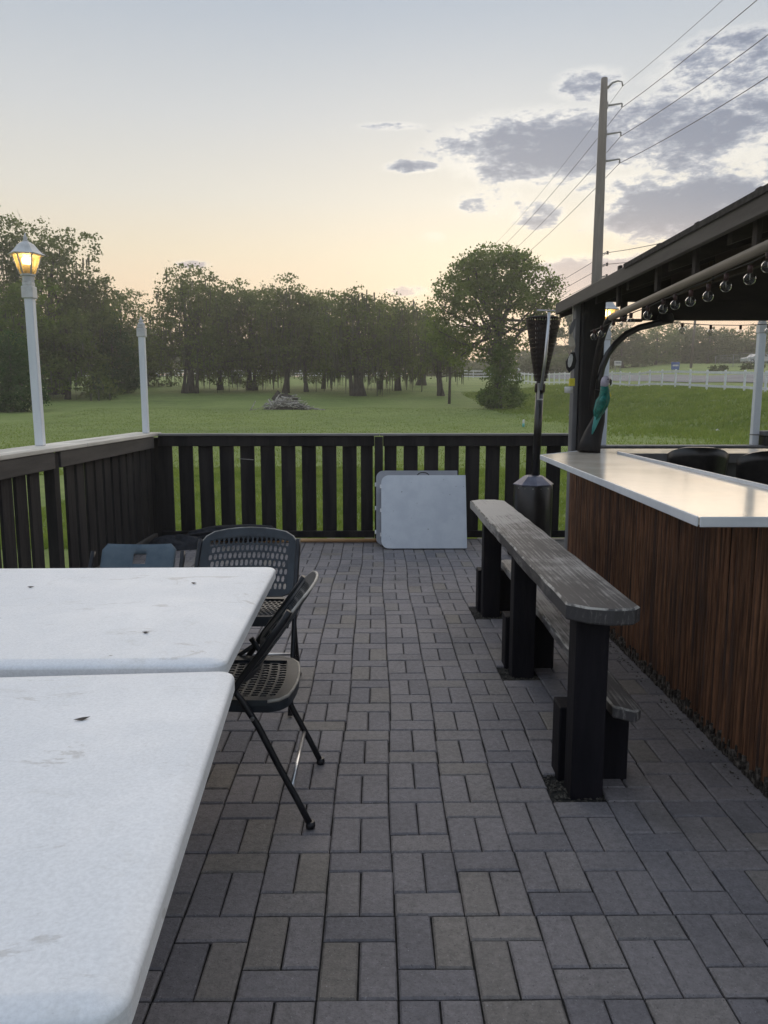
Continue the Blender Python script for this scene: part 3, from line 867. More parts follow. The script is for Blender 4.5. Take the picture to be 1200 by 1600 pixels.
# ------------------------------------------------------------------ folding chairs
def perf_panel(nu, nv, w, h, fn, slot=(.30, .30), solid_u=.10, solid_v0=.12, solid_v1=.12):
    """lattice of staggered slots; fn(u, v) -> point, u,v in 0..1"""
    m = MB()
    us = np.linspace(solid_u, 1 - solid_u, nu + 1); vsn = np.linspace(solid_v0, 1 - solid_v1, nv + 1)
    du = us[1] - us[0]; dv = vsn[1] - vsn[0]
    for j in range(nv):
        off = du / 2 if j % 2 else 0
        nn_ = nu if j % 2 == 0 else nu - 1
        for i in range(nn_):
            u0 = us[i] + off; u1 = u0 + du; v0, v1 = vsn[j], vsn[j] + dv
            um, vm = (u0 + u1) / 2, (v0 + v1) / 2
            hu = du * slot[0]; hv = dv * slot[1]
            outer = [(u0, v0), (um, v0), (u1, v0), (u1, vm), (u1, v1), (um, v1), (u0, v1), (u0, vm)]
            inner = [(um - hu * .7, vm - hv), (um, vm - hv * 1.15), (um + hu * .7, vm - hv), (um + hu, vm), (um + hu * .7, vm + hv), (um, vm + hv * 1.15), (um - hu * .7, vm + hv), (um - hu, vm)]
            m.add([fn(*p) for p in outer + inner], [(k, (k + 1) % 8, 8 + (k + 1) % 8, 8 + k) for k in range(8)])
        if j % 2:
            for a, b in ((us[0], us[0] + off), (us[-1] - off, us[-1])):
                m.add([fn(a, vsn[j]), fn(b, vsn[j]), fn(b, vsn[j + 1]), fn(a, vsn[j + 1])], [(0, 1, 2, 3)])
    return m


def rim_ring(fn, n=9, su=.10, s0=.12, s1=.12, cr=.10):
    """solid band round the lattice, rounded outer corners"""
    m = MB(); N = 8
    def outer(t):   # t in 0..4 around
        k = int(t) % 4; f = t - int(t)
        e = [(f, 0), (1, f), (1 - f, 1), (0, 1 - f)][k]
        return e
    def inner(t):
        u, v = outer(t); return (su + u * (1 - 2 * su), s0 + v * (1 - s0 - s1))
    vs = []; tot = 4 * N
    for i in range(tot):
        u, v = outer(i * 4 / tot)
        # round the outer corners
        cu = min(max(u, cr), 1 - cr); cv = min(max(v, cr), 1 - cr)
        dx, dy = u - cu, v - cv; d = math.hypot(dx, dy)
        if d > cr: u, v = cu + dx / d * cr, cv + dy / d * cr
        vs.append(fn(u, v))
    for i in range(tot): vs.append(fn(*inner(i * 4 / tot)))
    m.add(vs, [(k, (k + 1) % tot, tot + (k + 1) % tot, tot + k) for k in range(tot)])
    edge = vs[:tot]
    return m, edge


def solidify(o, t):
    md = o.modifiers.new('thickness', 'SOLIDIFY'); md.thickness = t; md.offset = 0
    return o


def make_chair(label, loc, rz, solid=False, group='folding chairs round the tables', ws=1.0, hs=1.0):
    """faces local -y; rear at +y"""
    t = thing('folding_chair', label, 'chair', loc, rz, group)
    W = .235 * ws
    bm = M['chair_blue'] if solid else M['chair']
    def backfn(u, v):     # u across, v up; wraps forward at the ends and dips at the corners
        x = (u - .5) * 2 * (W + .005)
        s = (u - .5) * 2
        z = (.50 + .275 * v) * hs + .030 * (1 - s * s) * v - .012 * (1 - s * s) * (1 - v)
        y = .075 + .205 * v ** 1.25 + .045 * (1 - s * s) + .02 * math.sin(v * 3.1)
        return (x, y - .045, z)
    if not solid:
        bk = perf_panel(17, 7, 1, 1, backfn, (.36, .37), .08, .10, .13).build('backrest', bm, t); solidify(bk, .006)
        m, edge = rim_ring(backfn, su=.08, s0=.10, s1=.13, cr=.16); rm = m.build('back_rim', bm, t); solidify(rm, .010)
        MB().tube([tuple(edge[k % len(edge)]) for k in range(13, 29)], .0055, 6).build('pale_edge', M['pale_rim'], t)  # pale tube round the upper edge of the back
    else:
        m = MB(); N = 16; us = sorted(set([round(i / N, 4) for i in range(N + 1)] + [.41, .59])); vs_ = [0, .2, .4, .70, .86, .94, 1.0]
        def bf(u, v):
            s = (u - .5) * 2; x = s * W * .86
            z = (.50 + .285 * v) * hs - .010 * (1 - s * s) * v
            if v > .9 and abs(s) > .86: z -= (abs(s) - .86) ** 2 * 1.6 * (v - .9) * 10
            return (x, .07 + .17 * v + .03 * (1 - s * s), z)
        pts = [bf(u, v) for v in vs_ for u in us]; nu_ = len(us); fs = []
        for j in range(len(vs_) - 1):
            for i in range(nu_ - 1):
                if vs_[j] == .70 and us[i] >= .409 and us[i + 1] <= .591: continue
                fs.append((j * nu_ + i, j * nu_ + i + 1, (j + 1) * nu_ + i + 1, (j + 1) * nu_ + i))
        m.add(pts, fs, True); solidify(m.build('backrest', bm, t), .016)
    def seatfn(u, v):
        s = (u - .5) * 2; x = s * (W - .012) * (1 - .10 * (1 - v) ** 2 - .12 * max(0, v - .7))
        y = -.215 + .395 * v + (.03 * (1 - s * s) if v > .5 else 0) * (v - .5) * 2
        z = .445 - .012 * (1 - s * s) * math.sin(v * 3.1) - .012 * v
        return (x, y, z)
    if not solid:
        st = perf_panel(15, 11, 1, 1, seatfn, (.40, .36), .09, .10, .10).build('seat', bm, t); solidify(st, .006)
        m, edge = rim_ring(seatfn, su=.09, s0=.10, s1=.10, cr=.14); sr_ = m.build('seat_rim', bm, t); solidify(sr_, .020)
        MB().tube([tuple(Vector(edge[k % len(edge)]) + Vector((0, 0, .006))) for k in range(15, 27)], .0055, 6).build('pale_edge', M['pale_rim'], t)  # pale tube along the rear edge of the seat
        sk = MB(); n = len(edge)
        low = [(p[0] * .97, p[1], p[2] - .035) for p in edge]
        sk.add(list(edge) + low, [(k, (k + 1) % n, n + (k + 1) % n, n + k) for k in range(n)], True)
        sk.build('seat_skirt', bm, t)
    else:
        MB().cbox((-W, -.21, .43), (W, .19, .45), .008).build('seat', bm, t)
    for s in (-1, 1):
        x = s * (W + .012)
        MB().tube([(x, -.27, .008), (x, -.22, .09), (x, -.02, .42), (x, .055, .535), (x, .12, .62), (x, .195, .725 * hs), (x * .99, .212, .755 * hs)], .0115, 8).build('leg', M['chair_metal'], t)
        xi = s * (W - .006)
        MB().tube([(xi, .005, .515), (xi, .045, .455), (xi, .10, .36), (xi, .165, .22), (xi, .225, .10), (xi, .268, .008)], .0115, 8).build('leg', M['chair_metal'], t)
        MB().lathe([(.015, 0), (.017, .008), (.014, .024)], 10).build('foot_cap', M['chair_metal'], t, (xi, .268, 0))
        MB().tube([(x + s * .012, .01, .462), (x + s * .020, .01, .462)], .007, 8).build('bolt', M['bolt'], t)
        MB().tube([(x + s * .0, .085, .395), (x + s * .008, .085, .395)], .007, 8).build('bolt', M['bolt'], t)
        MB().tube([(xi, -.19, .40), (xi, -.06, .435), (xi, .02, .49)], .009, 6).build('seat_bracket', M['chair_metal'], t)
    MB().tube([(-W, .205, .135), (W, .205, .135)], .008, 8).build('stretcher', M['silver'] if not solid else M['chair_metal'], t)
    MB().tube([(-W, -.235, .06), (W, -.235, .06)], .008, 8).build('stretcher', M['chair_metal'], t)
    return t


make_chair('black perforated folding chair pulled out at the side of the near table, seen in profile', (-.495, 2.615, 0), R(-90))
make_chair('dark perforated folding chair facing us behind the far table', (-.645, 3.56, 0), R(0), hs=.97)
make_chair('grey-blue solid folding chair with a handle slot, only its top showing over the far table', (-1.09, 3.20, 0), R(0), solid=True, hs=.985, ws=.82)

# ------------------------------------------------------------------ folded tables leaning on the railing
def folded(label, x0, x1, yb, yt, h, z0, mat, flip=False, handle=True):
    t = thing('folded_table', label, 'table', ((x0 + x1) / 2, yb, z0), 0, 'folded tables leaning on the railing')
    lean = math.atan2(yt - yb, h)
    Mx = Matrix.Rotation(-lean, 4, 'X') @ Matrix.Rotation(R(90), 4, 'X')
    w = (x1 - x0) / 2
    def outline(r):
        pts = []
        for cx, cy, a0 in ((w, h, None), (-w + r, h - r, 90), (-w + r, r, 180), (w, 0, None)):
            if a0 is None: pts.append((cx, cy))
            else:
                for k in range(7):
                    a = R(a0 + 90 * k / 6); pts.append((cx + r * math.cos(a), cy + r * math.sin(a)))
        return pts
    MB().prism(outline(.075), 0.003, .028, Mx).build('tabletop', mat, t)
    MB().prism(outline(.075), -.040, -.004, Mx).build('tabletop', M['table_grey'], t)
    for zz in (.14, .38, .62):
        MB().cbox((-w - .014, zz - .02, -.03), (-w + .01, zz + .02, -.006), .002, Mx).build('hinge_bracket', M['silver'], t)
    if handle:
        pts = [(.05 * math.cos(R(a)) * 1.15, .035 * math.sin(R(a)) + h + .003) for a in range(0, 181, 20)]
        MB().tube([Mx @ Vector((p[0] - .0, p[1], -.015)) for p in pts], .005, 6).build('handle', M['wire'], t)
    return t


folded('pale folded resin table leaning in front on the railing', .035, .865, 7.26, 7.50, .725, .004, M['table_blue'])
folded('grey folded table with a black carry handle, behind the pale one', -.015, .80, 7.42, 7.66, .755, .004, M['table_grey'], handle=False)

# ------------------------------------------------------------------ umbrella lying along the railing
um = thing('patio_umbrella', 'closed black parasol with a wooden pole lying along the foot of the railing', 'parasol', (-1.4, 7.62, 0))
MB().tube([(-.62, 0, .026), (1.45, -.03, .026)], .020, 10).build('pole', M['tan'], um)
MB().tube([(.46, -.014, .027), (.62, -.017, .027)], .0215, 10).build('ferrule', M['bolt'], um)
cm = MB()
prof = [(-.58, .018), (-.5, .055), (-.25, .085), (.1, .10), (.32, .085), (.42, .05)]
vs = []; n = 16
for x, r in prof:
    for k in range(n):
        a = 2 * math.pi * k / n; rr = r * (1 + .22 * (k % 2))
        vs.append((x, rr * math.cos(a), .09 * min(1, r / .08) + rr * .75 * math.sin(a)))
cm.add(vs, [(i * n + k, i * n + (k + 1) % n, (i + 1) * n + (k + 1) % n, (i + 1) * n + k) for i in range(len(prof) - 1) for k in range(n)])
cm.build('canopy', M['cloth'], um, (0, -.02, .012))
MB().lathe([(.0, -.05), (.022, -.045), (.028, 0), (.02, .04)], 10, M=Matrix.Rotation(R(-90), 4, 'Y')).build('finial', M['tan'], um, (-.64, -.01, .05))
MB().tube([(-.80, -.03, .03), (-.68, -.02, .04)], .006, 6).build('tip', M['bolt'], um)
bm_ = MB(); n = 18
vs = []
for j, (r, z) in enumerate(((.26, .0), (.24, .05), (.17, .085), (.08, .10), (0.001, .10))):
    for k in range(n):
        a = 2 * math.pi * k / n; f = 1 + .10 * math.sin(3 * a + j) + .05 * math.sin(7 * a)
        vs.append((r * f * math.cos(a) * 1.2, r * f * math.sin(a) * .55, z * (1 + .3 * math.sin(2 * a))))
bm_.add(vs, [(i * n + k, i * n + (k + 1) % n, (i + 1) * n + (k + 1) % n, (i + 1) * n + k) for i in range(4) for k in range(n)], True)
tag(bm_.build('canvas_cover', M['cloth'], None, (-1.98, 7.35, .002)), 'crumpled black canvas cover in the corner of the railing', 'cover')

# ------------------------------------------------------------------ patio heater
ht = thing('patio_heater', 'black patio heater with a drum base, tall pole and silver rod', 'heater', (1.43, 6.95, 0))
MB().lathe([(.172, .05), (.175, .06), (.175, .655), (.168, .668)], 32).build('drum', M['heater'], ht)
MB().lathe([(.186, .664), (.186, .672), (.09, .742), (.075, .748), (.04, .75)], 8, smooth=False).build('drum_lid', M['heater_cone'], ht)
for k in range(6):
    a = R(-150 + 24 * k)
    MB().lathe([(.006, -.002), (.006, .002)], 8, M=Matrix.Rotation(R(90), 4, 'Y')).build('rivet', M['bolt'], ht, (.176 * math.cos(a), .176 * math.sin(a), .64), (0, 0, a))
MB().lathe([(.036, .74), (.036, 1.62)], 16).build('pole', M['heater'], ht)
MB().lathe([(.045, 1.5), (.048, 1.52), (.048, 1.56), (.044, 1.58)], 16).build('pole_collar', M['heater_mesh'], ht)
# perforated flaring emitter
em = MB(); NU, NV = 40, 14
def efn(u, v):
    r = .052 + (.155 - .052) * v; a = 2 * math.pi * u
    return (r * math.cos(a), r * math.sin(a), 1.60 + .55 * v)
for i in range(NU):
    for j in range(NV):
        u0, u1, v0, v1 = i / NU, (i + 1) / NU, j / NV, (j + 1) / NV
        um_, vm_ = (u0 + u1) / 2, (v0 + v1) / 2; hu, hv = (u1 - u0) * .22, (v1 - v0) * .24
        o_ = [(u0, v0), (u1, v0), (u1, v1), (u0, v1)]; i_ = [(um_ - hu, vm_ - hv), (um_ + hu, vm_ - hv), (um_ + hu, vm_ + hv), (um_ - hu, vm_ + hv)]
        em.add([efn(*p) for p in o_ + i_], [(k, (k + 1) % 4, 4 + (k + 1) % 4, 4 + k) for k in range(4)])
em.build('emitter_screen', M['heater_mesh'], ht)
MB().lathe([(.03, 1.60), (.055, 1.8), (.07, 2.12)], 16).build('burner_core', M['heater'], ht)
MB().lathe([(.0, 2.158), (.13, 2.158), (.135, 2.162), (.0, 2.166)], 24).build('top_plate', M['steelgrey'], ht)
MB().tube([(.012, -.17, 2.185), (.000, -.165, 1.80), (-.015, -.12, 1.52)], .014, 8).build('support_rod', M['silver'], ht)
MB().cbox((-.10, -.008, 2.196), (.11, .008, 2.206), .002).build('top_bracket', M['silver'], ht, (.005, -.17, 0))
MB().cbox((-.03, -.02, 1.44), (-.012, .0, 1.58), .002).cbox((-.03, -.02, 1.43), (.02, .0, 1.442), .002).build('valve_bracket', M['silver'], ht, (-.005, -.06, 0))
for k in range(3):
    a = R(-60 + 120 * k)
    MB().lathe([(.012, -.035), (.03, -.03), (.034, 0), (.03, .03), (.012, .035)], 14, M=Matrix.Rotation(R(90), 4, 'X')).build('caster', M['tyre'], ht, (.19 * math.cos(a), .19 * math.sin(a), .034))
MB().lathe([(.20, .045), (.20, .056)], 28).build('base_plate', M['heater'], ht)
for c in ht.children:
    if c.name.split('.')[0] in ('pole', 'pole_collar', 'emitter_screen', 'burner_core', 'top_plate', 'support_rod', 'top_bracket', 'valve_bracket'): c.matrix_basis = Matrix.Rotation(R(1.3), 4, 'Y') @ c.matrix_basis

# ------------------------------------------------------------------ bench with leaning rail
bn = thing('plank_bench', 'long weathered plank on dark square posts with a lower foot plank beside it', 'bench', (.76, 3.9, 0))
def plank(x0, x1, y0, y1, z0, z1, clip, jag=.0):
    pts = [(x0, y0 + clip * 1.2), (x0 + clip, y0 + .015), ((x0 + x1) / 2 + .02, y0 - .01), (x1 - clip * .5, y0), (x1, y0 + clip * .6)]
    n = 26
    right_ = [(x1 + random.uniform(-1, 1) * jag, y0 + clip * .6 + (y1 - y0 - clip * 1.6) * k / n) for k in range(1, n)]
    top_ = [(x1, y1 - clip), (x1 - clip, y1), (x0 + clip, y1), (x0, y1 - clip)]
    left_ = [(x0 + random.uniform(-1, 1) * jag, y1 - clip - (y1 - y0 - clip * 2.2) * k / n) for k in range(1, n)]
    poly = pts + right_ + top_ + left_
    m = MB(); nn_ = len(poly); cx = (x0 + x1) / 2; cy = (y0 + y1) / 2
    def ins(p, d): return (p[0] + (d if p[0] < cx else -d), p[1] + (d if p[1] < cy else -d))
    lay = [([ins(p, .004) for p in poly], z0), (poly, z0 + .006), (poly, z1 - .006), ([ins(p, .0075) for p in poly], z1)]
    vs = [(x, y, z) for pl, z in lay for x, y in pl]
    fs = [(i * nn_ + k, i * nn_ + (k + 1) % nn_, (i + 1) * nn_ + (k + 1) % nn_, (i + 1) * nn_ + k) for i in range(3) for k in range(nn_)]
    fs += [tuple(range(nn_))[::-1], tuple(3 * nn_ + k for k in range(nn_))]
    return m.add(vs, fs)


def build_plank(m, nm):
    o = m.build(nm, M['plank'], bn); o.data.materials.append(M['plank_edge'])
    nn_ = (len(m.f) - 2) // 3
    for i in range(2 * nn_, 3 * nn_): o.data.polygons[i].material_index = 1
    return o


build_plank(plank(-.110, .135, -1.42, 1.46, .672, .73, .06, .003), 'top_plank')
build_plank(plank(.088, .185, -1.32, 1.30, .285, .33, .028, .002), 'foot_plank')
for y in (-1.27, -.05, 1.07):
    MB().cbox((-.062, -.05, -.1), (.055, .05, .672), .004).build('post', M['black'], bn, (0, y, 0))
    MB().cbox((-.078, -.055, -.02), (.185, .055, .285), .004).build('leg', M['black'], bn, (0, y + .135, 0))

# ------------------------------------------------------------------ tiki bar
bar = thing('tiki_bar', 'tiki bar faced with split brown bamboo under a cream laminate counter', 'bar', (1.39, 2.45, 0))
# backing panels
MB().box((.030, .02, .02), (.07, 3.12, 1.04)).box((.07, .02, .02), (1.6, .06, 1.04)).build('backing_panel', M['darkpanel'], bar)
def bamboo_mesh(w, bt, seed):
    rr = random.Random(seed); m = MB(); n = 4; segs = 14; H = 1.035
    vs = []; zs = []
    nodes = sorted(rr.uniform(.1, .95) for _ in range(3))
    zz = sorted(set([bt, H] + [bt + (H - bt) * k / 7 for k in range(1, 7)] + [q + d for q in nodes for d in (-.006, 0, .006) if bt < q + d < H]))
    for z in zz:
        nb = 1.10 if any(abs(z - q) < .002 for q in nodes) else 1.0
        ox = .0016 * math.sin(z * 6 + seed)
        for k in range(n + 1):
            a = math.pi * k / n
            vs.append((-math.sin(a) * w * .62 * nb, -math.cos(a) * w / 2 * nb + ox, z))
    fs = [(i * (n + 1) + k, (i + 1) * (n + 1) + k, (i + 1) * (n + 1) + k + 1, i * (n + 1) + k + 1) for i in range(len(zz) - 1) for k in range(n)]
    m.add(vs, fs, True)
    return m.mesh('bamboo_slat', M['bamboo'])
bms = [bamboo_mesh(random.uniform(.0115, .0165), random.uniform(.004, .05) if k % 3 else random.uniform(.03, .085), k) for k in range(16)]
y = 0.0; k = 0
while y < 3.12:
    me = bms[random.randrange(16)]
    obj('bamboo_slat', me, bar, (.028 + random.uniform(-.003, .003), y + random.uniform(-.0015, .0015), random.uniform(-.003, .0)), (random.gauss(0, .005), random.gauss(0, .0015), 0)); y += .0160; k += 1
x = .04
while x < 1.5:
    obj('bamboo_slat', bms[random.randrange(16)], bar, (x, .018, 0), (0, 0, R(90))); x += .0175
# ragged, rotten ends of the slats at the ground
rg = MB()
y = 0
while y < 3.1:
    h = random.uniform(.02, .085); w_ = random.uniform(.008, .020)
    rg.cbox((-.012, -w_ / 2, .002), (.004, w_ / 2, h), .001, Matrix.Translation((.026 + random.uniform(-.006, .004), y, 0)) @ Matrix.Rotation(random.gauss(0, .12), 4, 'X'))
    y += random.uniform(.010, .020)
kind(rg.build('rotten_ends', M['bamboo_end'], bar), 'stuff')
# counter, in world coordinates relative to the bar's base
def rel(p): return (p[0] - 1.39, p[1] - 2.45)
cpoly = [rel(p) for p in ((.992, 2.317), (2.75, 2.30), (2.75, 2.95), (1.60, 2.98), (1.63, 5.20), (1.63, 5.78), (1.46, 5.50), (1.087, 5.064))]
MB().prism(cpoly, 1.042, 1.0655).build('counter', M['laminate'], bar)
def band(a, b, z0, z1, t, nm, mat):
    a = Vector((*rel(a), 0)); b = Vector((*rel(b), 0)); d = (b - a); n_ = Vector((d.y, -d.x, 0)).normalized()
    ang = math.atan2(d.y, d.x)
    Mx = Matrix.Translation(a) @ Matrix.Rotation(ang, 4, 'Z')
    return MB().cbox((0, -t, z0), (d.length, 0, z1), .002, Mx).build(nm, mat, bar)
band((1.087, 5.064), (.992, 2.317), 1.036, 1.0685, .006, 'edge_band', M['edge_band'])
band((.992, 2.311), (2.75, 2.294), 1.036, 1.0685, .006, 'edge_band', M['edge_band'])
band((1.46, 5.50), (1.087, 5.064), 1.036, 1.0685, .006, 'edge_band', M['edge_band'])
band((1.585, 2.99), (1.643, 5.22), 1.060, 1.080, .018, 'edge_trim', M['edge_band'])
# back counter and grey inner wall
MB().cbox((.25, 2.78, 1.040), (3.5, 3.33, 1.064), .003).build('back_counter', M['laminate'], bar)
MB().cbox((.25, 2.758, 1.00), (3.5, 2.776, 1.066), .002).build('back_fascia', M['trimgrey'], bar)
MB().box((.26, 2.86, .0), (3.5, 2.90, 1.038)).build('inner_wall', M['greypanel'], bar)
MB().box((.10, 3.10, .0), (3.5, 3.14, 1.036)).build('outer_wall', M['darkpanel'], bar)

# bar roof and post
bp_ = thing('bar_shelter', 'dark timber bar shelter with a low flat eave over the counter', 'shelter', (1.57, 5.62, 0))
def rel2(x, y): return (x - 1.57, y - 5.62)
MB().cbox((-.079, -.079, 0), (.079, .079, 2.16), .006).build('post', M['postdark'], bp_, (-.005, .08, 0))
MB().cbox((-.124, -.05, 0), (-.087, .05, 2.12), .004).build('trim_board', M['trimgrey'], bp_, (0, .12, 0))
# roof plane, underside boards running along the slope
X0, ZE = 1.42, 2.150
def roofpt(x, y, dz=0): return (x - 1.57, y - 5.62, ZE + (x - X0) * .34 + dz)
yy = -.8
while yy < 6.12:
    y1 = min(yy + .19, 6.14)
    m = MB(); vs = [roofpt(X0 + .012, yy + .004), roofpt(5.2, yy + .004), roofpt(5.2, y1 - .004), roofpt(X0 + .012, y1 - .004)]
    vs += [(a, b, c + .018) for a, b, c in vs]
    m.add(vs, [(0, 3, 2, 1), (4, 5, 6, 7), (0, 1, 5, 4), (1, 2, 6, 5), (2, 3, 7, 6), (3, 0, 4, 7)])
    m.build('roof_board', M['roofwood'], bp_); yy = y1
m = MB(); vs = [roofpt(X0 - .03, -.8, .022), roofpt(5.2, -.8, .022), roofpt(5.2, 4.45, .022), roofpt(X0 - .03, 4.45, .022)]
vs += [(a, b, c + .026) for a, b, c in vs]
m.add(vs, [(0, 3, 2, 1), (4, 5, 6, 7), (0, 1, 5, 4), (1, 2, 6, 5), (2, 3, 7, 6), (3, 0, 4, 7)]); m.build('shingle_layer', M['shingle'], bp_)
MB().cbox((X0 - 1.57 - .022, -.8 - 5.62, 2.095), (X0 - 1.57 + .008, 6.14 - 5.62, 2.176), .003).build('fascia', M['fascia'], bp_)
# sloping far barge board and gable infill
def sloped(y0, y1, x0, x1, d0, d1, nm, mat, base=ZE, sl=.34, zb=None):
    a = base + (x0 - X0) * sl; b = base + (x1 - X0) * sl
    lo0 = a + d0 if zb is None else zb; lo1 = b + d0 if zb is None else zb
    vs = [(x0 - 1.57, y0 - 5.62, lo0), (x1 - 1.57, y0 - 5.62, lo1), (x1 - 1.57, y1 - 5.62, lo1), (x0 - 1.57, y1 - 5.62, lo0),
          (x0 - 1.57, y0 - 5.62, a + d1), (x1 - 1.57, y0 - 5.62, b + d1), (x1 - 1.57, y1 - 5.62, b + d1), (x0 - 1.57, y1 - 5.62, a + d1)]
    return MB().add(vs, [(0, 3, 2, 1), (4, 5, 6, 7), (0, 1, 5, 4), (1, 2, 6, 5), (2, 3, 7, 6), (3, 0, 4, 7)]).build(nm, mat, bp_)
sloped(5.62, 5.66, 1.66, 5.0, 0, -.004, 'gable_panel', M['roofwood'], zb=2.1305)
sloped(6.10, 6.13, 1.43, 5.0, -.09, -.002, 'barge_board', M['roofwood'])
MB().cbox((1.90 - 1.57, -.06, 1.995), (3.45, .0, 2.13), .004).build('header_beam', M['roofwood'], bp_)
MB().cbox((.115, -.04, 1.985), (1.90 - 1.57, -.0, 2.005), .003).build('header_rail', M['roofwood'], bp_)
MB().cbox((1.745 - 1.57, -.035, 2.006), (1.79 - 1.57, .0, 2.129), .003).build('stud', M['roofwood'], bp_)
# rafters, tie beams and hangers
for yr in (5.2, 4.55, 3.9, 3.25, 2.6, 1.95, 1.3):
    sloped(yr, yr + .045, 1.46, 5.0, -.10, -.003, 'rafter', M['roofwood'])
MB().cbox((2.2 - 1.57, -4.6, 2.20), (2.26 - 1.57, -.02, 2.32), .004).build('purlin', M['roofwood'], bp_)
for y0, y1 in ((4.58, 5.16), (3.95, 4.50), (3.30, 3.85)):
    MB().cbox((1.93 - 1.57, y0 - 5.62, 2.10), (1.955 - 1.57, y1 - 5.62, 2.26), .003).build('ceiling_board', M['ceilpanel'], bp_)
for y in (4.75, 4.1, 3.62, 3.05):
    MB().cbox((1.945 - 1.93, y - 5.62 - .02, 1.99), (1.965 - 1.93, y - 5.62 + .02, 2.23), .002).build('hanger', M['roofwood'], bp_, (-.13, 0, 0))
# pale rail that carries the string lights
def railz(y): return 1.933 + (4.9 - y) * .030
MB().tube([(1.45 - 1.57, 4.84 - 5.62, railz(4.84)), (1.45 - 1.57, 3.1 - 5.62, railz(3.1)), (1.45 - 1.57, 1.2 - 5.62, railz(1.2))], .022, 8).build('light_rail', M['rail'], bp_)
# bent-wood braces
arc = [(1.575, 5.50, 1.50), (1.585, 5.50, 1.58), (1.60, 5.50, 1.66), (1.635, 5.50, 1.75), (1.69, 5.50, 1.825), (1.76, 5.50, 1.89), (1.85, 5.50, 1.935), (1.97, 5.50, 1.965), (2.06, 5.50, 1.985)]
MB().tube([(a - 1.57, b - 5.62, c) for a, b, c in arc], .023, 10).build('brace', M['heater'], bp_)
arc2 = [(1.555, 5.59, 1.36), (1.55, 5.55, 1.52), (1.54, 5.46, 1.66), (1.52, 5.32, 1.78), (1.49, 5.12, 1.87), (1.465, 4.97, 1.915), (1.45, 4.83, railz(4.83))]
MB().tube([(a - 1.57, b - 5.62, c) for a, b, c in arc2], .022, 10).build('brace', M['postdark'], bp_)
MB().lathe([(.0, -.02), (.055, -.018), (.06, 0), (.055, .03), (.045, .05)], 14).build('brace_block', M['postdark'], bp_, (2.04 - 1.57, -.10, 1.985))

# string lights
def bulb_parts(par, x, y, z, r=.024):
    b = MB().lathe([(.008, r * .96), (r * .6, r * .8), (r * .92, r * .4), (r, 0), (r * .85, -r * .52), (r * .5, -r * .87), (.001, -r)], 14).build('bulb', M['bulb'], par, (x, y, z))
    MB().lathe([(.010, r * .9), (.011, r * 2.1)], 8).build('socket', M['socket'], b)
    MB().tube([(0, 0, -r * .2), (0, 0, r * .8)], .0016, 4).build('filament', M['beige'], b)
sl = thing('string_light', 'string of clear globe bulbs hanging under the pale rail of the bar roof', 'string light', (1.45, 3.6, 0))
for y, z in ((5.2, 1.96), (5.03, 1.945), (4.78, 1.914), (4.597, 1.909), (4.46, 1.909), (4.186, 1.892), (3.963, 1.888), (3.804, 1.889), (3.619, 1.882), (3.429, 1.880), (3.26, 1.898), (3.054, 1.896), (2.919, 1.928), (2.70, 1.93)):
    z = min(z, railz(y) - .022 - .024 * 2.1)
    bulb_parts(sl, 0, y - 3.6, z - .004)
MB().tube([(.0, y - 3.6, railz(y) - .030 - .006 * (k % 2)) for k, y in enumerate([5.3, 5.0, 4.8, 4.6, 4.4, 4.18, 3.96, 3.8, 3.62, 3.43, 3.26, 3.05, 2.9, 2.7])], .003, 5).build('cable', M['wire'], sl)
sf = thing('string_light', 'sagging string of clear bulbs with red sockets beyond the bar, against the sunset', 'string light', (2.3, 6.1, 0))
for x, z in ((2.39, 1.97), (2.615, 1.955), (2.85, 1.955), (3.07, 1.965)):
    bulb_parts(sf, x - 2.3, 0, z, .027)
MB().tube([(2.05 - 2.3, -.1, 2.05), (2.39 - 2.3, 0, 2.025), (2.615 - 2.3, 0, 2.012), (2.85 - 2.3, 0, 2.010), (3.6 - 2.3, 0, 2.04)], .003, 5).build('cable', M['wire'], sf)

# bar stools
def stool(label, x, y, rz):
    t = thing('bar_stool', label, 'stool', (x, y, 0), rz, 'black bar stools inside the bar')
    def fn(u, v):
        s = (u - .5) * 2
        w = .175 * (1 - .12 * (1 - v)); zt = .82 + .325 * v - .05 * (abs(s) ** 3) * v
        a = s * 1.05
        return (math.sin(a) * w * 1.12, .17 - (1 - math.cos(a)) * .20 + .03 * v, zt)
    m = MB(); nu_, nv_ = 14, 6; vs = [fn(i / nu_, j / nv_) for j in range(nv_ + 1) for i in range(nu_ + 1)]
    m.add(vs, [(j * (nu_ + 1) + i, j * (nu_ + 1) + i + 1, (j + 1) * (nu_ + 1) + i + 1, (j + 1) * (nu_ + 1) + i) for j in range(nv_) for i in range(nu_)], True)
    solidify(m.build('backrest', M['stool'], t), .028)
    MB().lathe([(.15, .70), (.19, .715), (.195, .745), (.17, .77), (.0, .775)], 24).build('seat', M['stool'], t)
    MB().lathe([(.025, .02), (.025, .70)], 12).build('column', M['silver'], t)
    MB().lathe([(.20, .0), (.20, .012), (.05, .03), (.03, .05)], 24).build('base', M['silver'], t)
    return t
stool('black moulded bar stool beside the back counter, the farther of the two', 2.0, 4.78, R(165))
stool('black moulded bar stool nearer the counter edge, overlapping the other one', 2.22, 4.45, R(185))

# basket on the far railing
bk_ = thing('storage_crate', 'dark crate with a pale lid on the far railing behind the last white post', 'crate', (3.99, 7.72, .98))
MB().cbox((-.10, -.08, 0), (.12, .07, .095), .006).build('body', M['heater'], bk_)
MB().cbox((-.11, -.09, .097), (.13, .08, .145), .006).build('lid', M['trimgrey'], bk_)

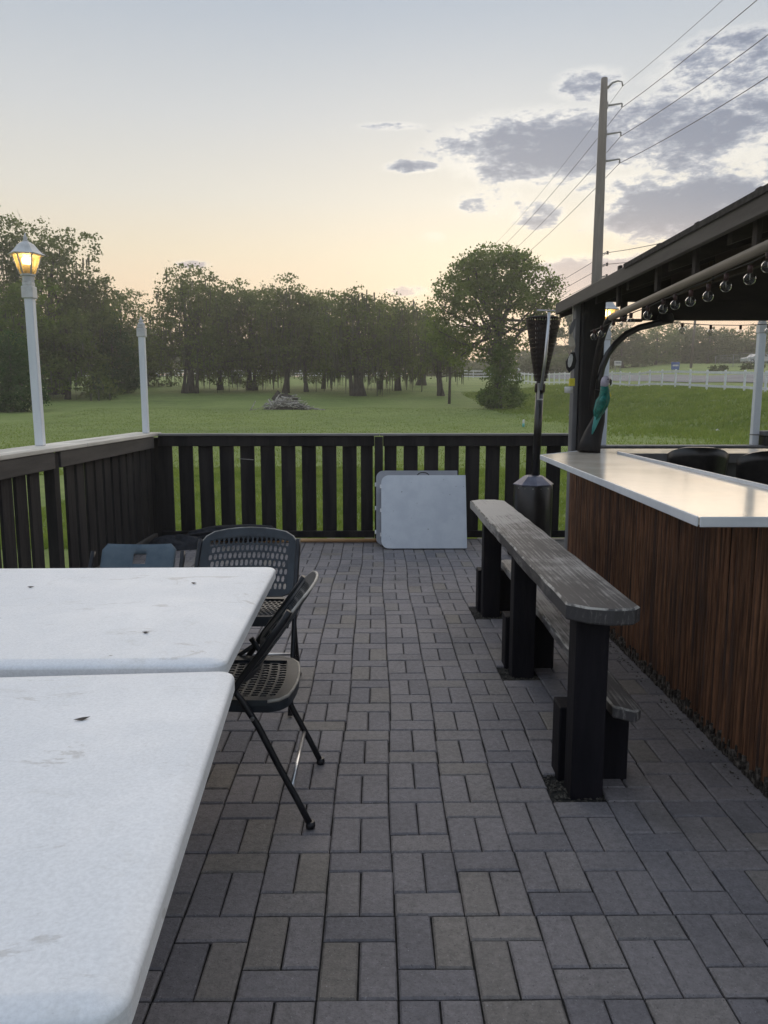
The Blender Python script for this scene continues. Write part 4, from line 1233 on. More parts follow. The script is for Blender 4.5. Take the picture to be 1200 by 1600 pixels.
# hanging ornament
orn = thing('hanging_ornament', 'hanging string of painted driftwood shapes beside the dark bar post', 'ornament', (1.40, 5.60, 2.12))
MB().tube([(0, 0, 0), (0.004, 0, -.30), (0, 0, -.62)], .0025, 5).build('cord', M['beige'], orn)
def blade_shape(zc, h, w, ang, nm, mat):
    pts = [(0, -h / 2), (w * .45, -h * .25), (w * .5, h * .1), (w * .2, h / 2), (-w * .15, h * .45), (-w * .5, 0), (-w * .35, -h * .3)]
    Mx = Matrix.Translation((0, 0, zc)) @ Matrix.Rotation(ang, 4, 'Y') @ Matrix.Rotation(R(90), 4, 'X')
    return MB().prism(pts, -.006, .006, Mx).build(nm, mat, orn)
blade_shape(-.17, .12, .035, R(15), 'wooden_leaf', M['trimgrey'])
blade_shape(-.28, .13, .045, R(-14), 'wooden_leaf', M['beige'])
rg_ = blade_shape(-.42, .15, .075, R(8), 'mask', M['wire'])
Mx = Matrix.Translation((-.008, -.010, -.41)) @ Matrix.Rotation(R(8), 4, 'Y') @ Matrix.Rotation(R(90), 4, 'X')
MB().prism([(.016 * math.cos(a * .6), .048 * math.sin(a * .6)) for a in range(0, 10)], -.003, .006, Mx).build('face', M['whitepaint'], orn)
MB().cbox((-.008, -.012, -.59), (.032, .012, -.535), .003).build('tag', M['yellow'], orn)
MB().lathe([(.03, -.64), (.032, -.60), (.028, -.595)], 12).build('cup', M['whitepaint'], orn, (-.01, 0, 0))

# driftwood perch and carved parrot
pe = MB()
pth = [(1.475, 5.32, 1.066), (1.49, 5.33, 1.13), (1.515, 5.34, 1.21), (1.545, 5.35, 1.29), (1.565, 5.36, 1.36), (1.575, 5.37, 1.40)]
pe.tube([(a, b, c) for a, b, c in pth], [.085, .075, .062, .046, .028, .012], 10)
perch = tag(pe.build('driftwood_perch', M['postdark']), 'black twisted driftwood standing on the counter corner by the post', 'driftwood')
pa = thing('carved_parrot', 'green carved wooden parrot with a long teal tail on the driftwood', 'parrot', (1.545, 5.27, 1.33))
body = MB()
bpts = [(-.035, 0, -.02), (-.022, 0, .02), (-.002, 0, .07), (.012, 0, .12), (.012, 0, .165), (.008, 0, .20)]
body.tube(bpts, [.016, .036, .043, .040, .032, .026], 14, flat=.9)
body.build('body', M['parrot'], pa)
MB().tube([(.006, 0, .19), (.010, -.002, .22), (.014, -.003, .245), (.014, -.003, .262)], [.026, .030, .027, .012], 12).build('head', M['parrot_head'], pa)
MB().tube([(.034, -.003, .236), (.048, -.003, .228), (.050, -.003, .205), (.046, -.003, .198)], [.013, .012, .006, .002], 8).build('beak', M['heater'], pa)
for s in (-1, 1):
    wg = MB().tube([(.012, .030 * s, .145), (-.008, .042 * s, .09), (-.030, .036 * s, .02), (-.045, .022 * s, -.035)], [.012, .028, .022, .004], 8, flat=.45)
    wg.build('wing', M['parrot'], pa)
MB().tube([(-.022, 0, .01), (-.038, 0, -.04), (-.052, 0, -.09), (-.064, 0, -.135)], [.024, .020, .014, .004], 10, flat=.5).build('tail', M['parrot_tail'], pa)
MB().lathe([(.0, -.005), (.005, 0), (.0, .005)], 8).build('eye', M['wire'], pa, (.022, -.030, .238))
MB().tube([(.036, -.012, .16), (.046, -.01, .13), (.040, -.012, .10)], [.004, .010, .004], 6).build('breast_patch', M['yellow'], pa)

# ------------------------------------------------------------------ white board fences
def board_fence(label, pts, hgt, rails, spacing, post_w=.11):
    t = thing('board_fence', label, 'fence', (pts[0][0], pts[0][1], tz(*pts[0])))
    o = t.location
    # resample
    P = [Vector((p[0], p[1], 0)) for p in pts]; res = [P[0]]; carry = 0
    for a, b in zip(P[:-1], P[1:]):
        L_ = (b - a).length; d = spacing - carry
        while d <= L_: res.append(a + (b - a) * (d / L_)); d += spacing
        carry = L_ - (d - spacing)
    pme = MB().cbox((-post_w / 2, -post_w / 2, -.3), (post_w / 2, post_w / 2, hgt + .06), .01).mesh('fence_post', M['ranch'])
    for p in res: obj('post', pme, t, (p.x - o.x, p.y - o.y, tz(p.x, p.y) - o.z))
    for a, b in zip(res[:-1], res[1:]):
        A = Vector((a.x, a.y, tz(a.x, a.y))) - o; B = Vector((b.x, b.y, tz(b.x, b.y))) - o
        d = B - A; ang = math.atan2(d.y, d.x); pit = -math.atan2(d.z, math.hypot(d.x, d.y)); side = Vector((math.sin(ang), -math.cos(ang), 0)) * -.06
        for rz_ in rails:
            m = MB().box((.0, -.018, -.075), (d.length - .004, .018, .075))
            m.build('rail', M['ranch'], t, tuple(A + Vector((0, 0, rz_)) + side), (0, pit, ang))
    return t


board_fence('white two-rail board fence along the road on top of the grass bank', [(float(Xf(y)), y) for y in (31, 38, 44, 48, 52, 57, 64, 74, 85, 97, 110, 122)], 1.28, (1.18, .32), 1.9)
board_fence('distant white board fence behind the row of trunks in the middle', [(-62, 148), (-30, 149), (6, 149)], 1.25, (1.15, .65, .2), 2.5)
board_fence('short far white board fence right of the middle, left of the big oak', [(14.5, 132), (22, 133)], 1.25, (1.15, .65, .2), 1.9)

# ------------------------------------------------------------------ trees
def foliage(blobs, n, leaf, clump=.55, shell=.6, per=14, flat=.8, moss=False):
    """leaf quads gathered in small clumps spread through ellipsoids"""
    w = np.array([b[6] if len(b) > 6 else b[3] * b[4] * b[5] for b in blobs]); w = w ** .75; w = w / w.sum()
    nc = max(1, n // per)
    pick = RNG.choice(len(blobs), nc, p=w); B = np.array([b[:6] for b in blobs])[pick]
    d = RNG.normal(size=(nc, 3)); d /= np.linalg.norm(d, axis=1)[:, None]
    r = (shell + (1 - shell) * RNG.random(nc) ** .6)
    r = np.where(RNG.random(nc) < .14, RNG.random(nc) ** .5, r)
    ph = np.sin(d[:, 0] * 5 + B[:, 0]) * np.sin(d[:, 1] * 4 + B[:, 1]) * np.sin(d[:, 2] * 5 + 1)
    r = r * (1 + .16 * ph)
    c = B[:, :3] + d * B[:, 3:6] * r[:, None]
    cc = np.repeat(c, per, 0); m = len(cc)
    size = np.repeat(RNG.uniform(.5, 1.3, nc), per)[:, None] * clump
    p = cc + RNG.normal(size=(m, 3)) * size * np.array([1, 1, .55]) * .6
    s = leaf * RNG.uniform(.55, 1.35, m)[:, None]
    a = RNG.normal(size=(m, 3)); a /= np.linalg.norm(a, axis=1)[:, None]
    b = RNG.normal(size=(m, 3)); b -= a * (a * b).sum(1)[:, None]; b /= np.linalg.norm(b, axis=1)[:, None]
    q = np.stack([p - a * s * .5, p + b * s * .36, p + a * s * .5, p - b * s * .36], 1)
    return q.reshape(-1, 3)


def moss_strands(blobs, n, L_=1.2):
    B = np.array([b[:6] for b in blobs])[RNG.integers(0, len(blobs), n)]
    a = RNG.uniform(0, 2 * np.pi, n); r = np.sqrt(RNG.random(n))
    x = B[:, 0] + np.cos(a) * r * B[:, 3] * .95; y = B[:, 1] + np.sin(a) * r * B[:, 4] * .95
    z = B[:, 2] - B[:, 5] * np.sqrt(np.clip(1 - r * r, 0, 1)) * .85 + RNG.uniform(0, .6, n)
    l = L_ * RNG.uniform(.4, 1.3, n); w = RNG.uniform(.03, .10, n)
    t = RNG.uniform(0, np.pi, n); cx, cy = np.cos(t) * w, np.sin(t) * w
    q = np.stack([np.stack([x - cx, y - cy, z], 1), np.stack([x + cx, y + cy, z], 1), np.stack([x + cx * .3, y + cy * .3, z - l], 1), np.stack([x - cx * .3, y - cy * .3, z - l], 1)], 1)
    return q.reshape(-1, 3)


def limb_tree(trunks, blobs, rnd, r0=.22, lean=.5, nb=3):
    m = MB()
    for (tx, ty, hh, rr) in trunks:
        top = Vector((tx + rnd.uniform(-lean, lean), ty + rnd.uniform(-lean, lean), hh))
        pts = []; N = 6
        bx, by = rnd.uniform(-.3, .3), rnd.uniform(-.3, .3)
        for k in range(N + 1):
            f = k / N; pts.append((tx + (top.x - tx) * f + bx * math.sin(f * 3.1), ty + (top.y - ty) * f + by * math.sin(f * 3.1), -.25 + (hh + .25) * f))
        m.tube(pts, [rr * 1.7] + [rr * (1.05 - .6 * k / N) for k in range(1, N + 1)], 8)
        for b in blobs[:nb + 3]:
            st = Vector(pts[rnd.randint(2, N - 1)]); en = Vector(b[:3]) + Vector((rnd.uniform(-.5, .5) * b[3], rnd.uniform(-.5, .5) * b[4], rnd.uniform(-.2, .5) * b[5]))
            mid = st.lerp(en, .5) + Vector((0, 0, -.12 * (en - st).length))
            r1 = rr * rnd.uniform(.3, .5)
            m.tube([st, mid, en], [r1, r1 * .7, r1 * .25], 5, caps=False)
            for _ in range(3):
                e2 = en + Vector((rnd.gauss(0, .6) * b[3], rnd.gauss(0, .6) * b[4], rnd.uniform(0, .8) * b[5]))
                m.tube([mid.lerp(en, rnd.random()), e2], [r1 * .35, r1 * .1], 4, caps=False)
    return m


def tree(name, label, x, y, blobs, n, leaf, mat, trunks, seed, clump=.55, moss=0, cat='tree', group=None, shell=.6, mossL=1.2, z=None):
    z0 = tz(x, y) if z is None else z
    t = thing(name, label, cat, (x, y, z0), 0, group)
    rnd = random.Random(seed)
    q = foliage(blobs, int(n * .95), leaf, clump * .85, shell)
    obj('crown', np_mesh('crown', q, np.arange(len(q), dtype=np.int32).reshape(-1, 4), mat), t)
    if trunks: limb_tree(trunks, blobs, rnd).build('trunk', M['bark'], t)
    if moss:
        q = moss_strands(blobs, moss, mossL)
        kind(obj('hanging_moss', np_mesh('hanging_moss', q, np.arange(len(q), dtype=np.int32).reshape(-1, 4), L['moss']), t), 'stuff')
    return t


def zat(py, Y):
    """height at distance Y that the photograph shows on line py (camera pitched down 8.27 degrees)"""
    return 1.42 + Y * math.tan(math.atan((800 - py) / 1190) - R(8.27))


def crown_blobs(rnd, h, rad, base, nl=9, top=1.0):
    base *= .55; rad *= 1.14
    bl = [(0, 0, (h + base) / 2, rad * .62, rad * .62, (h - base) * .42)]
    for k in range(nl):
        f = (k + .5) / nl; z = base + (h - base) * (.06 + .86 * f); rr = rad * (1 - .55 * f ** 2 * top)
        a = k * 2.4 + rnd.uniform(-.4, .4); d = rr * rnd.uniform(.45, .75)
        s = rad * rnd.uniform(.30, .46)
        bl.append((math.cos(a) * d, math.sin(a) * d, z, s * 1.15, s * 1.1, s * .75))
    return bl


def px_tree(name, label, px, Y, top_px, rad, base_h, n, leaf, mat, seed, tr=None, moss=0, group=None, nl=9, clump=.6, topf=1.0, cat='tree', mossL=1.2, shell=.6):
    """px, top_px: where the crown stands against the sky, turned into a real place and height at distance Y"""
    X = (px - 590) / 1190 * Y
    z0 = tz(X, Y); h = zat(top_px, Y) - z0
    rnd = random.Random(seed)
    bl = crown_blobs(rnd, h, rad, base_h, nl, topf)
    trunks = tr if tr is not None else [(0, 0, h * .8, .2)]
    return tree(name, label, X, Y, bl, n, leaf, mat, trunks, seed, clump, moss, cat, group, shell, mossL)


LW = 'tall trees at the left edge of the lawn'
px_tree('oak_tree', 'very tall leafy tree at the left edge, behind the lit lantern', -6, 70, 338, 5.0, 4, 15000, .26, L['live'], 1, moss=250, group=LW, nl=14)
px_tree('oak_tree', 'tall leafy tree just right of the lit lantern', 92, 72, 350, 4.9, 4, 17000, .25, L['live'], 2, moss=300, group=LW, nl=15, tr=[(0, 0, 12, .3), (.8, .4, 9, .2)])
px_tree('oak_tree', 'rounded tree stepping down right of the lantern tree', 152, 74, 424, 3.7, 2.5, 12000, .25, L['live'], 3, moss=260, group=LW, nl=11)
px_tree('oak_tree', 'thin-crowned tree glowing at the sky gap above the corner post', 206, 82, 452, 3.4, 3, 6500, .24, L['live'], 4, group=LW, nl=9, clump=.7, moss=60)
px_tree('oak_tree', 'low shady tree under the tall ones left of the corner post', 112, 66, 485, 3.4, .8, 9000, .25, L['live'], 5, group=LW, nl=9, moss=200)
px_tree('oak_tree', 'mid-height tree behind the dark evergreen bush', 44, 64, 440, 3.6, 2, 9000, .25, L['oak'], 6, group=LW, nl=9, moss=120)
px_tree('oak_tree', 'dim low tree behind the corner post', 236, 84, 520, 3.6, .6, 7000, .25, L['far'], 7, group=LW, nl=8, moss=120)
bl = [(0, 0, 2.1, 2.15, 2.15, 2.3), (.2, 0, 3.6, 1.5, 1.5, 1.7), (-.7, .3, 3.2, 1.4, 1.4, 1.8), (.9, 0, 1.2, 1.35, 1.3, 1.25), (-1.2, 0, 1.3, 1.5, 1.3, 1.35)]
tree('evergreen_bush', 'dense dark rounded evergreen at the left edge of the lawn', -24.6, 52, bl, 17000, .16, L['cedar'], [(0, 0, 3, .2)], 8, .35, 0, 'bush', shell=.85)
bl = [(0, 0, 1.6, 2.4, 2.4, 1.6), (.2, 0, 3.2, 1.9, 1.9, 1.6), (0, .2, 4.8, 1.35, 1.35, 1.5), (0, 0, 6.3, .8, .8, 1.3), (-1.2, 0, .9, 1.1, 1.1, .9), (1.2, 0, 1.0, 1.2, 1.1, .9)]
tree('cedar_tree', 'dark cone-shaped cedar reaching the ground left of the corner post', -24.7, 73, bl, 11000, .20, L['cedar'], [(0, 0, 5.5, .2)], 9, .45, 0, 'tree', shell=.7)

MD = 'moss-hung oaks across the middle of the lawn'
px_tree('oak_tree', 'tall thin-topped tree with several trunks right of the corner post', 302, 73, 415, 4.3, 2.6, 12000, .24, L['live'], 20, [(-.7, 0, 8, .16), (0, .2, 10, .20), (.6, -.2, 8, .15), (.25, .3, 6, .12), (-.35, -.3, 7, .13)], 380, MD, 15, .65, 1.25)
px_tree('oak_tree', 'broad drooping tree whose foliage nearly hides its short trunk', 348, 78, 448, 4.1, 1.2, 12000, .25, L['live'], 21, [(0, 0, 7, .25)], 420, MD, 10)
px_tree('oak_tree', 'oak on a forked trunk left of the brush pile', 394, 78, 440, 4.0, 2.0, 11000, .25, L['live'], 22, [(0, 0, 8, .26), (.5, .1, 7, .18)], 420, MD, 10)
px_tree('oak_tree', 'oak whose straight trunk rises right behind the brush pile', 448, 75, 436, 3.9, 2.6, 11000, .24, L['live'], 23, [(0, 0, 9, .26)], 420, MD, 11)
px_tree('oak_tree', 'slim straight-trunked oak just right of the brush pile', 480, 76, 452, 3.1, 2.6, 8000, .24, L['live'], 24, [(0, 0, 8.5, .17)], 300, MD, 9)
px_tree('oak_tree', 'slim oak between the brush pile and the twisted trunk', 506, 80, 455, 3.2, 2.8, 8000, .25, L['live'], 25, [(0, 0, 8.5, .15)], 300, MD, 9)
px_tree('oak_tree', 'oak with a thick twisted trunk flaring at the base', 560, 70, 448, 3.7, 2.6, 10500, .23, L['live'], 26, [(0, 0, 4.6, .42), (-.45, .1, 7, .2), (.5, .1, 7, .2)], 480, MD, 11, mossL=1.6)
px_tree('oak_tree', 'thin-trunked oak right behind the twisted trunk', 593, 78, 458, 3.1, 2.6, 7500, .24, L['live'], 27, [(0, 0, 8, .17)], 380, MD, 9, .7, mossL=1.6)
px_tree('oak_tree', 'airy oak with sunset light through its top, left of the thin pole', 620, 76, 468, 2.9, 2.4, 6000, .23, L['live'], 28, [(0, 0, 8, .18), (.3, .2, 6, .12)], 380, MD, 9, .75, mossL=1.5)
px_tree('oak_tree', 'oak with a stout dark trunk left of the big oak', 657, 86, 475, 3.3, 3.4, 6500, .25, L['live'], 29, [(0, 0, 7, .42)], 250, MD, 9, .7)
px_tree('oak_tree', 'small leaning tree at the left foot of the big oak', 690, 70, 500, 2.4, 3.0, 5200, .22, L['live'], 30, [(0, 0, 5.5, .20), (-.3, 0, 4.5, .13)], 120, MD, 7)
px_tree('oak_tree', 'low dim tree far behind the middle trunks', 425, 118, 508, 4.6, 1.0, 6000, .34, L['far'], 31, [(0, 0, 5, .2)], 0, MD, 8)
px_tree('oak_tree', 'another low dim tree far behind, left of the twisted trunk', 530, 120, 512, 4.8, 1.0, 6000, .34, L['far'], 32, [(0, 0, 5, .2)], 0, MD, 8)

# the big oak
ox, oy = 8.7, 56.5; zb = tz(ox, oy)
def opx(px, py, dy=0.0): return ((px - 590) / 1190 * oy - ox, dy, zat(py, oy) - zb)
bl = []
for (px, py, rx, rz, dy) in ((760, 430, 2.2, 1.7, 0), (728, 432, 1.5, 1.3, .4), (795, 425, 1.7, 1.4, -.4), (765, 402, 1.7, .85, 0), (700, 452, 1.2, 1.0, 0), (825, 440, 1.5, 1.3, 0), (848, 462, 1.0, 1.0, 0),
                             (690, 482, 1.3, 1.1, .3), (740, 470, 1.7, 1.3, -1.2), (788, 468, 1.6, 1.3, -1.3), (830, 478, 1.3, .9, .3), (712, 508, 1.4, 1.1, 0), (680, 515, 1.0, .9, .2), (850, 492, .9, .7, 0),
                             (755, 505, 1.3, 1.2, -.8), (725, 535, 1.2, .8, 0), (697, 540, .9, .7, .3), (735, 412, 1.0, .8, 0), (812, 408, .9, .7, 0), (780, 515, 1.1, 1.0, .3),
                             (745, 450, 1.6, 1.3, 2.0), (790, 450, 1.6, 1.3, 2.2), (820, 505, .8, .5, .2), (858, 445, .6, .6, 0), (752, 548, 1.3, .9, -.4), (785, 545, 1.0, .8, -.3), (712, 560, 1.0, .7, .2), (806, 535, .9, .6, .3), (775, 570, .9, .8, -.4), (840, 512, .8, .6, .3)):
    x_, y_, z_ = opx(px, py, dy); bl.append((x_, y_, z_, rx * 1.03, max(rx, 1.0), rz))
oakt = thing('oak_tree', 'largest oak, full round crown rising highest right of the middle', 'tree', (ox, oy, zb))
q = foliage(bl, 27000, .19, .40, .68, 12)
obj('crown', np_mesh('crown', q, np.arange(len(q), dtype=np.int32).reshape(-1, 4), L['oak']), oakt)
m = limb_tree([(0, 0, 7.5, .34)], [], random.Random(5))
rr_ = random.Random(8)
for b in bl:
    st = Vector((rr_.uniform(-.1, .1), 0, rr_.uniform(3.2, 6.4))); en = Vector(b[:3]); mid = st.lerp(en, .5) + Vector((0, 0, -.25))
    m.tube([st, mid, en, en + Vector((rr_.uniform(-.8, .8), rr_.uniform(-.6, .6), rr_.uniform(.2, .9)))], [.13, .09, .05, .02], 6, caps=False)
    for _ in range(4):
        m.tube([mid.lerp(en, rr_.random()), en + Vector((rr_.gauss(0, .9), rr_.gauss(0, .8), rr_.uniform(-.4, .9)))], [.035, .012], 4, caps=False)
m.build('trunk', M['bark'], oakt)
bl2 = [(0, 0, .9, 1.55, 1.5, .85), (0, 0, 2.0, 1.25, 1.2, 1.1), (.05, 0, 3.2, .85, .85, 1.1), (0, 0, 4.2, .5, .5, .8), (-.8, 0, .8, .8, .8, .6), (.9, 0, .9, .8, .8, .65)]
tree('leafy_shrub', 'bright green conical shrub growing round the foot of the big oak', 8.85, 55.0, bl2, 7500, .17, L['shrub'], [(0, 0, 3.5, .06), (.15, .1, 3, .05), (-.2, .1, 3, .05)], 40, .36, 0, 'shrub', shell=.7)
# bare pole-like trunk
bt = MB().tube([(0, 0, -.2), (.03, 0, 1.8), (.0, 0, 3.6), (.06, 0, 4.6)], [.12, .10, .09, .06], 8)
tag(bt.build('tree_trunk', M['bark'], None, (5.78, 62, tz(5.78, 62))), 'single thin bare trunk in front of the big oak, on the left side', 'trunk')

# pines and scrub right of the oak
RT = 'trees along the far side of the road'
def pine(label, px, Y, top, seed, n=2600, sc=1.0):
    X = (px - 590) / 1190 * Y; z0 = tz(X, Y); h = zat(top, Y) - z0; rnd = random.Random(seed)
    bl = [(rnd.uniform(-1, 1) * sc, rnd.uniform(-1, 1), h * f, sc * rnd.uniform(.7, 1.5), sc * rnd.uniform(.7, 1.3), sc * rnd.uniform(.35, .6)) for f in (.45, .55, .62, .70, .76, .82, .88, .94, 1.0)]
    return tree('pine_tree', label, X, Y, bl, n, .34, L['far'], [(0, 0, h * .97, .17)], seed, .55, 0, 'tree', 'thin pines on the skyline')
pine('sparse pine between the patio heater and the dark bar post', 884, 120, 486, 50)
pine('taller pine close beside the dark bar post', 899, 126, 470, 51, 3400, 1.3)
pine('sparse pine behind the patio heater screen', 858, 130, 500, 52, 2200)
pine('thin pine seen in the gap left of the big oak foot', 720, 150, 545, 53, 1200, .9)
px_tree('scrub_tree', 'rounded scrub tree behind the white fence between heater and post', 880, 122, 556, 3.2, .2, 5000, .32, L['fargreen'], 54, [(0, 0, 3, .12)], 0, RT, 7, cat='tree')
px_tree('scrub_tree', 'low scrub tree behind the patio heater pole', 838, 126, 560, 3.0, .2, 4500, .32, L['far'], 55, [(0, 0, 3, .12)], 0, RT, 7, cat='tree')
for i, (px, top, rad, mt, lb) in enumerate(((968, 508, 4.6, 'far', 'dim tree seen between the dark bar post and the curved brace'), (1018, 512, 5.0, 'fargreen', 'spreading tree directly above the blue sign, to its left'),
        (1062, 506, 4.6, 'far', 'round tree behind the pole, just right of the brace block'), (1098, 512, 4.4, 'far', 'dark tree under the second red-socket bulb'),
        (1134, 520, 3.8, 'live', 'dark narrow tree under the third red-socket bulb'), (1158, 536, 4.2, 'fargreen', 'lighter green bushy tree left of the last white post'), (1196, 505, 5.0, 'live', 'tall tree behind the last white post'),
        (930, 530, 4.0, 'far', 'low tree hidden mostly by the dark bar post'))):
    px_tree('roadside_tree', lb, px, 126 + (i % 3) * 4, top, rad, .3, 8000, .30, L[mt], 60 + i, [(0, 0, 5.5, .2)], 0, RT, 10)

# far wood that reads as one mass
fb = []
rnd = random.Random(3)
for k in range(330):
    X = rnd.uniform(-150, 170); Y = rnd.uniform(158, 190)
    px = 590 + X / Y * 1190
    toppx = 545
    if px < 260: toppx = 520
    elif px < 640: toppx = 545 + 8 * math.sin(px * .07)
    elif px < 690: toppx = 560
    elif px < 748: toppx = 573
    else: toppx = 552 + 7 * math.sin(px * .05)
    z0 = tz(X, Y); h = max(1.6, 1.42 + (627 - toppx + rnd.uniform(-4, 8)) / 1190 * Y - z0)
    fb.append((X, Y, z0 + h * .45, rnd.uniform(3.5, 6), 3, h * .55, 10))
q = foliage(fb, 90000, .75, 1.1, .25, 10)
fw = kind(obj('woods', np_mesh('woods', q, np.arange(len(q), dtype=np.int32).reshape(-1, 4), L['far'])), 'stuff')
tag(fw, 'dim far-off wood closing the horizon behind the trees', 'woods')

# ------------------------------------------------------------------ utility pole and lines
UX, UY = 16.75, 60.0; uz = tz(UX, UY)
up = thing('utility_pole', 'very tall grey transmission pole with four arms rising behind the bar roof', 'utility pole', (UX, UY, uz))
MB().lathe([(.44, -.3), (.42, 4), (.37, 12), (.30, 20), (.235, 24.95 - uz), (.21, 25.0 - uz)], 16).build('pole', M['concrete'], up)
arms = [(24.75, 'a'), (23.2, 'b'), (21.2, 'b'), (19.3, 'b')]
for z, k in arms:
    zz = z - uz
    if k == 'a': MB().tube([(.25, 0, zz - .45), (.6, 0, zz - .08), (1.0, 0, zz + .05), (1.3, 0, zz - .0), (1.38, 0, zz - .3)], [.09, .075, .06, .05, .07], 8).build('arm', M['steelgrey'], up)
    else:
        MB().tube([(.25, 0, zz - .12), (1.38, 0, zz + .05)], [.085, .055], 8).build('arm', M['steelgrey'], up)
        MB().lathe([(.06, -.22), (.075, -.18), (.05, -.14), (.075, -.1), (.05, -.06), (.07, -.02), (.04, .05)], 10).build('insulator', M['steelgrey'], up, (1.38, 0, zz))
        MB().cbox((.22, -.1, -.35), (.34, .1, .15), .02).build('bracket', M['steelgrey'], up, (0, 0, zz))
for z in (12.6, 11.75, 10.9):
    MB().tube([(.35, 0, z - uz - .1), (.62, 0, z - uz)], .05, 6).build('insulator_arm', M['steelgrey'], up)
    MB().lathe([(.08, -.12), (.10, -.05), (.06, 0), (.10, .06), (.07, .12)], 10).build('insulator', M['wire'], up, (.75, 0, z - uz))
def wire(x, z0, zr, zl, r, label, sagr=0):
    # from far left span (Y=150), via the pole (Y=60), to behind the camera
    pts = []
    for k in range(17):
        f = k / 16; y = 150 - 90 * f; pts.append((x, y, zl + (z0 - zl) * f - 2.6 * 4 * f * (1 - f) * .5))
    for k in range(1, 25):
        f = k / 24; y = 60 - 120 * f; pts.append((x, y, z0 + (zr - z0) * f - 4.6 * 4 * f * (1 - f)))
    tag(MB().tube(pts, r, 5, caps=False).build('power_line', M['wire']), label, 'power line', 'overhead power lines')
wire(18.13, 24.45, 24.5, 27.5, .014, 'thin top power line running to the curved arm of the tall pole')
wire(18.13, 22.95, 23.2, 26.0, .022, 'power line on the upper straight arm of the tall pole')
wire(18.13, 20.95, 21.2, 24.2, .022, 'power line on the middle straight arm of the tall pole')
wire(18.13, 19.05, 19.3, 22.4, .022, 'power line on the lowest straight arm of the tall pole')
wire(17.5, 12.6, 13.0, 18.0, .022, 'upper of the low cables crossing the clouds above the bar roof')
wire(17.5, 11.75, 12.0, 17.0, .022, 'middle of the low cables, just above the bar roof edge')
wire(17.5, 10.9, 10.8, 16.0, .020, 'lowest cable, touching the bar roof eave')

# thin distant poles
def pole(label, px, Y, top, r, mat, lean=0.0, lamp=False, name='pole', cat='pole'):
    X = (px - 590) / 1190 * Y; z0 = tz(X, Y); h = zat(top, Y) - z0
    t = thing(name, label, cat, (X, Y, z0))
    MB().tube([(0, 0, -.2), (lean, 0, h)], [r * 1.2, r], 8).build('shaft', mat, t)
    if lamp: MB().lathe([(.0, -.15), (.22, -.1), (.25, .05), (.1, .2), (0, .22)], 10).build('lamp_head', M['lamp_metal'], t, (lean, 0, h))
    return t
pole('thin wooden pole rising above the airy oak in the middle', 645, 112, 470, .13, M['polewood'])
pole('slightly leaning grey pole behind the blue sign, under the bar roof', 1073, 104, 490, .16, M['polewood'], .25)
pole('thin pale pole just left of the last white post', 1184, 92, 520, .06, M['steelgrey'])
pole('small street lamp with a white head behind the patio heater pole', 852, 108, 563, .05, M['steelgrey'], 0, True, 'street_lamp', 'street lamp')
pole('small white-topped marker at the fence left of the heater', 807, 100, 578, .05, M['steelgrey'], 0, True, 'street_lamp', 'street lamp')

# signs, car park
def sign(label, px, py, Y, w, h, mat):
    X = (px - 590) / 1190 * Y; zc = 1.42 + (627 - py) / 1190 * Y; z0 = tz(X, Y)
    t = thing('road_sign', label, 'sign', (X, Y, z0))
    MB().cbox((-w / 2, -.05, zc - z0 - h / 2), (w / 2, .05, zc - z0 + h / 2), .02).build('panel', mat, t)
    for s in (-.35, .35): MB().box((s * w - .04, .0, -.1), (s * w + .04, .045, zc - z0 - h / 2)).build('leg', M['steelgrey'], t)
    MB().box((-w * .36, -.056, zc - z0 - .05), (w * .36, -.0515, zc - z0 + .16)).build('lettering_band', M['whitepaint'] if mat is M['bluesign'] else M['steelgrey'], t)
    return t
sign('small blue roadside sign below the roof header', 1049, 573, 100, 1.05, .95, M['bluesign'])
sign('small white sign between the curved brace and the trees', 960, 569, 105, .95, .62, M['whitepaint'])
cf = thing('chain_link_fence', 'grey chain-link fence of the car park beyond the road', 'fence', (42, 96, tz(42, 96)))
for k in range(9):
    X = k * 2.2; MB().tube([(X, 0, -.2), (X, 0, tz(42 + X, 96) - tz(42, 96) + 1.5)], .035, 6).build('post', M['steelgrey'], cf)
lm = MB()
for k in range(8):
    za, zb_ = tz(42 + k * 2.2, 96) - tz(42, 96), tz(42 + (k + 1) * 2.2, 96) - tz(42, 96)
    lm.tube([(k * 2.2, 0, za + 1.5), (k * 2.2 + 2.2, 0, zb_ + 1.5)], .025, 5)
    for q_ in range(22):
        f = q_ / 22; x_ = k * 2.2 + 2.2 * f
        lm.tube([(x_, 0, za + .05), (x_ + .6, 0, za + 1.45)], .007, 3, caps=False); lm.tube([(x_ + .6, 0, za + .05), (x_, 0, za + 1.45)], .007, 3, caps=False)
kind(lm.build('wire_mesh', M['steelgrey'], cf), 'stuff')


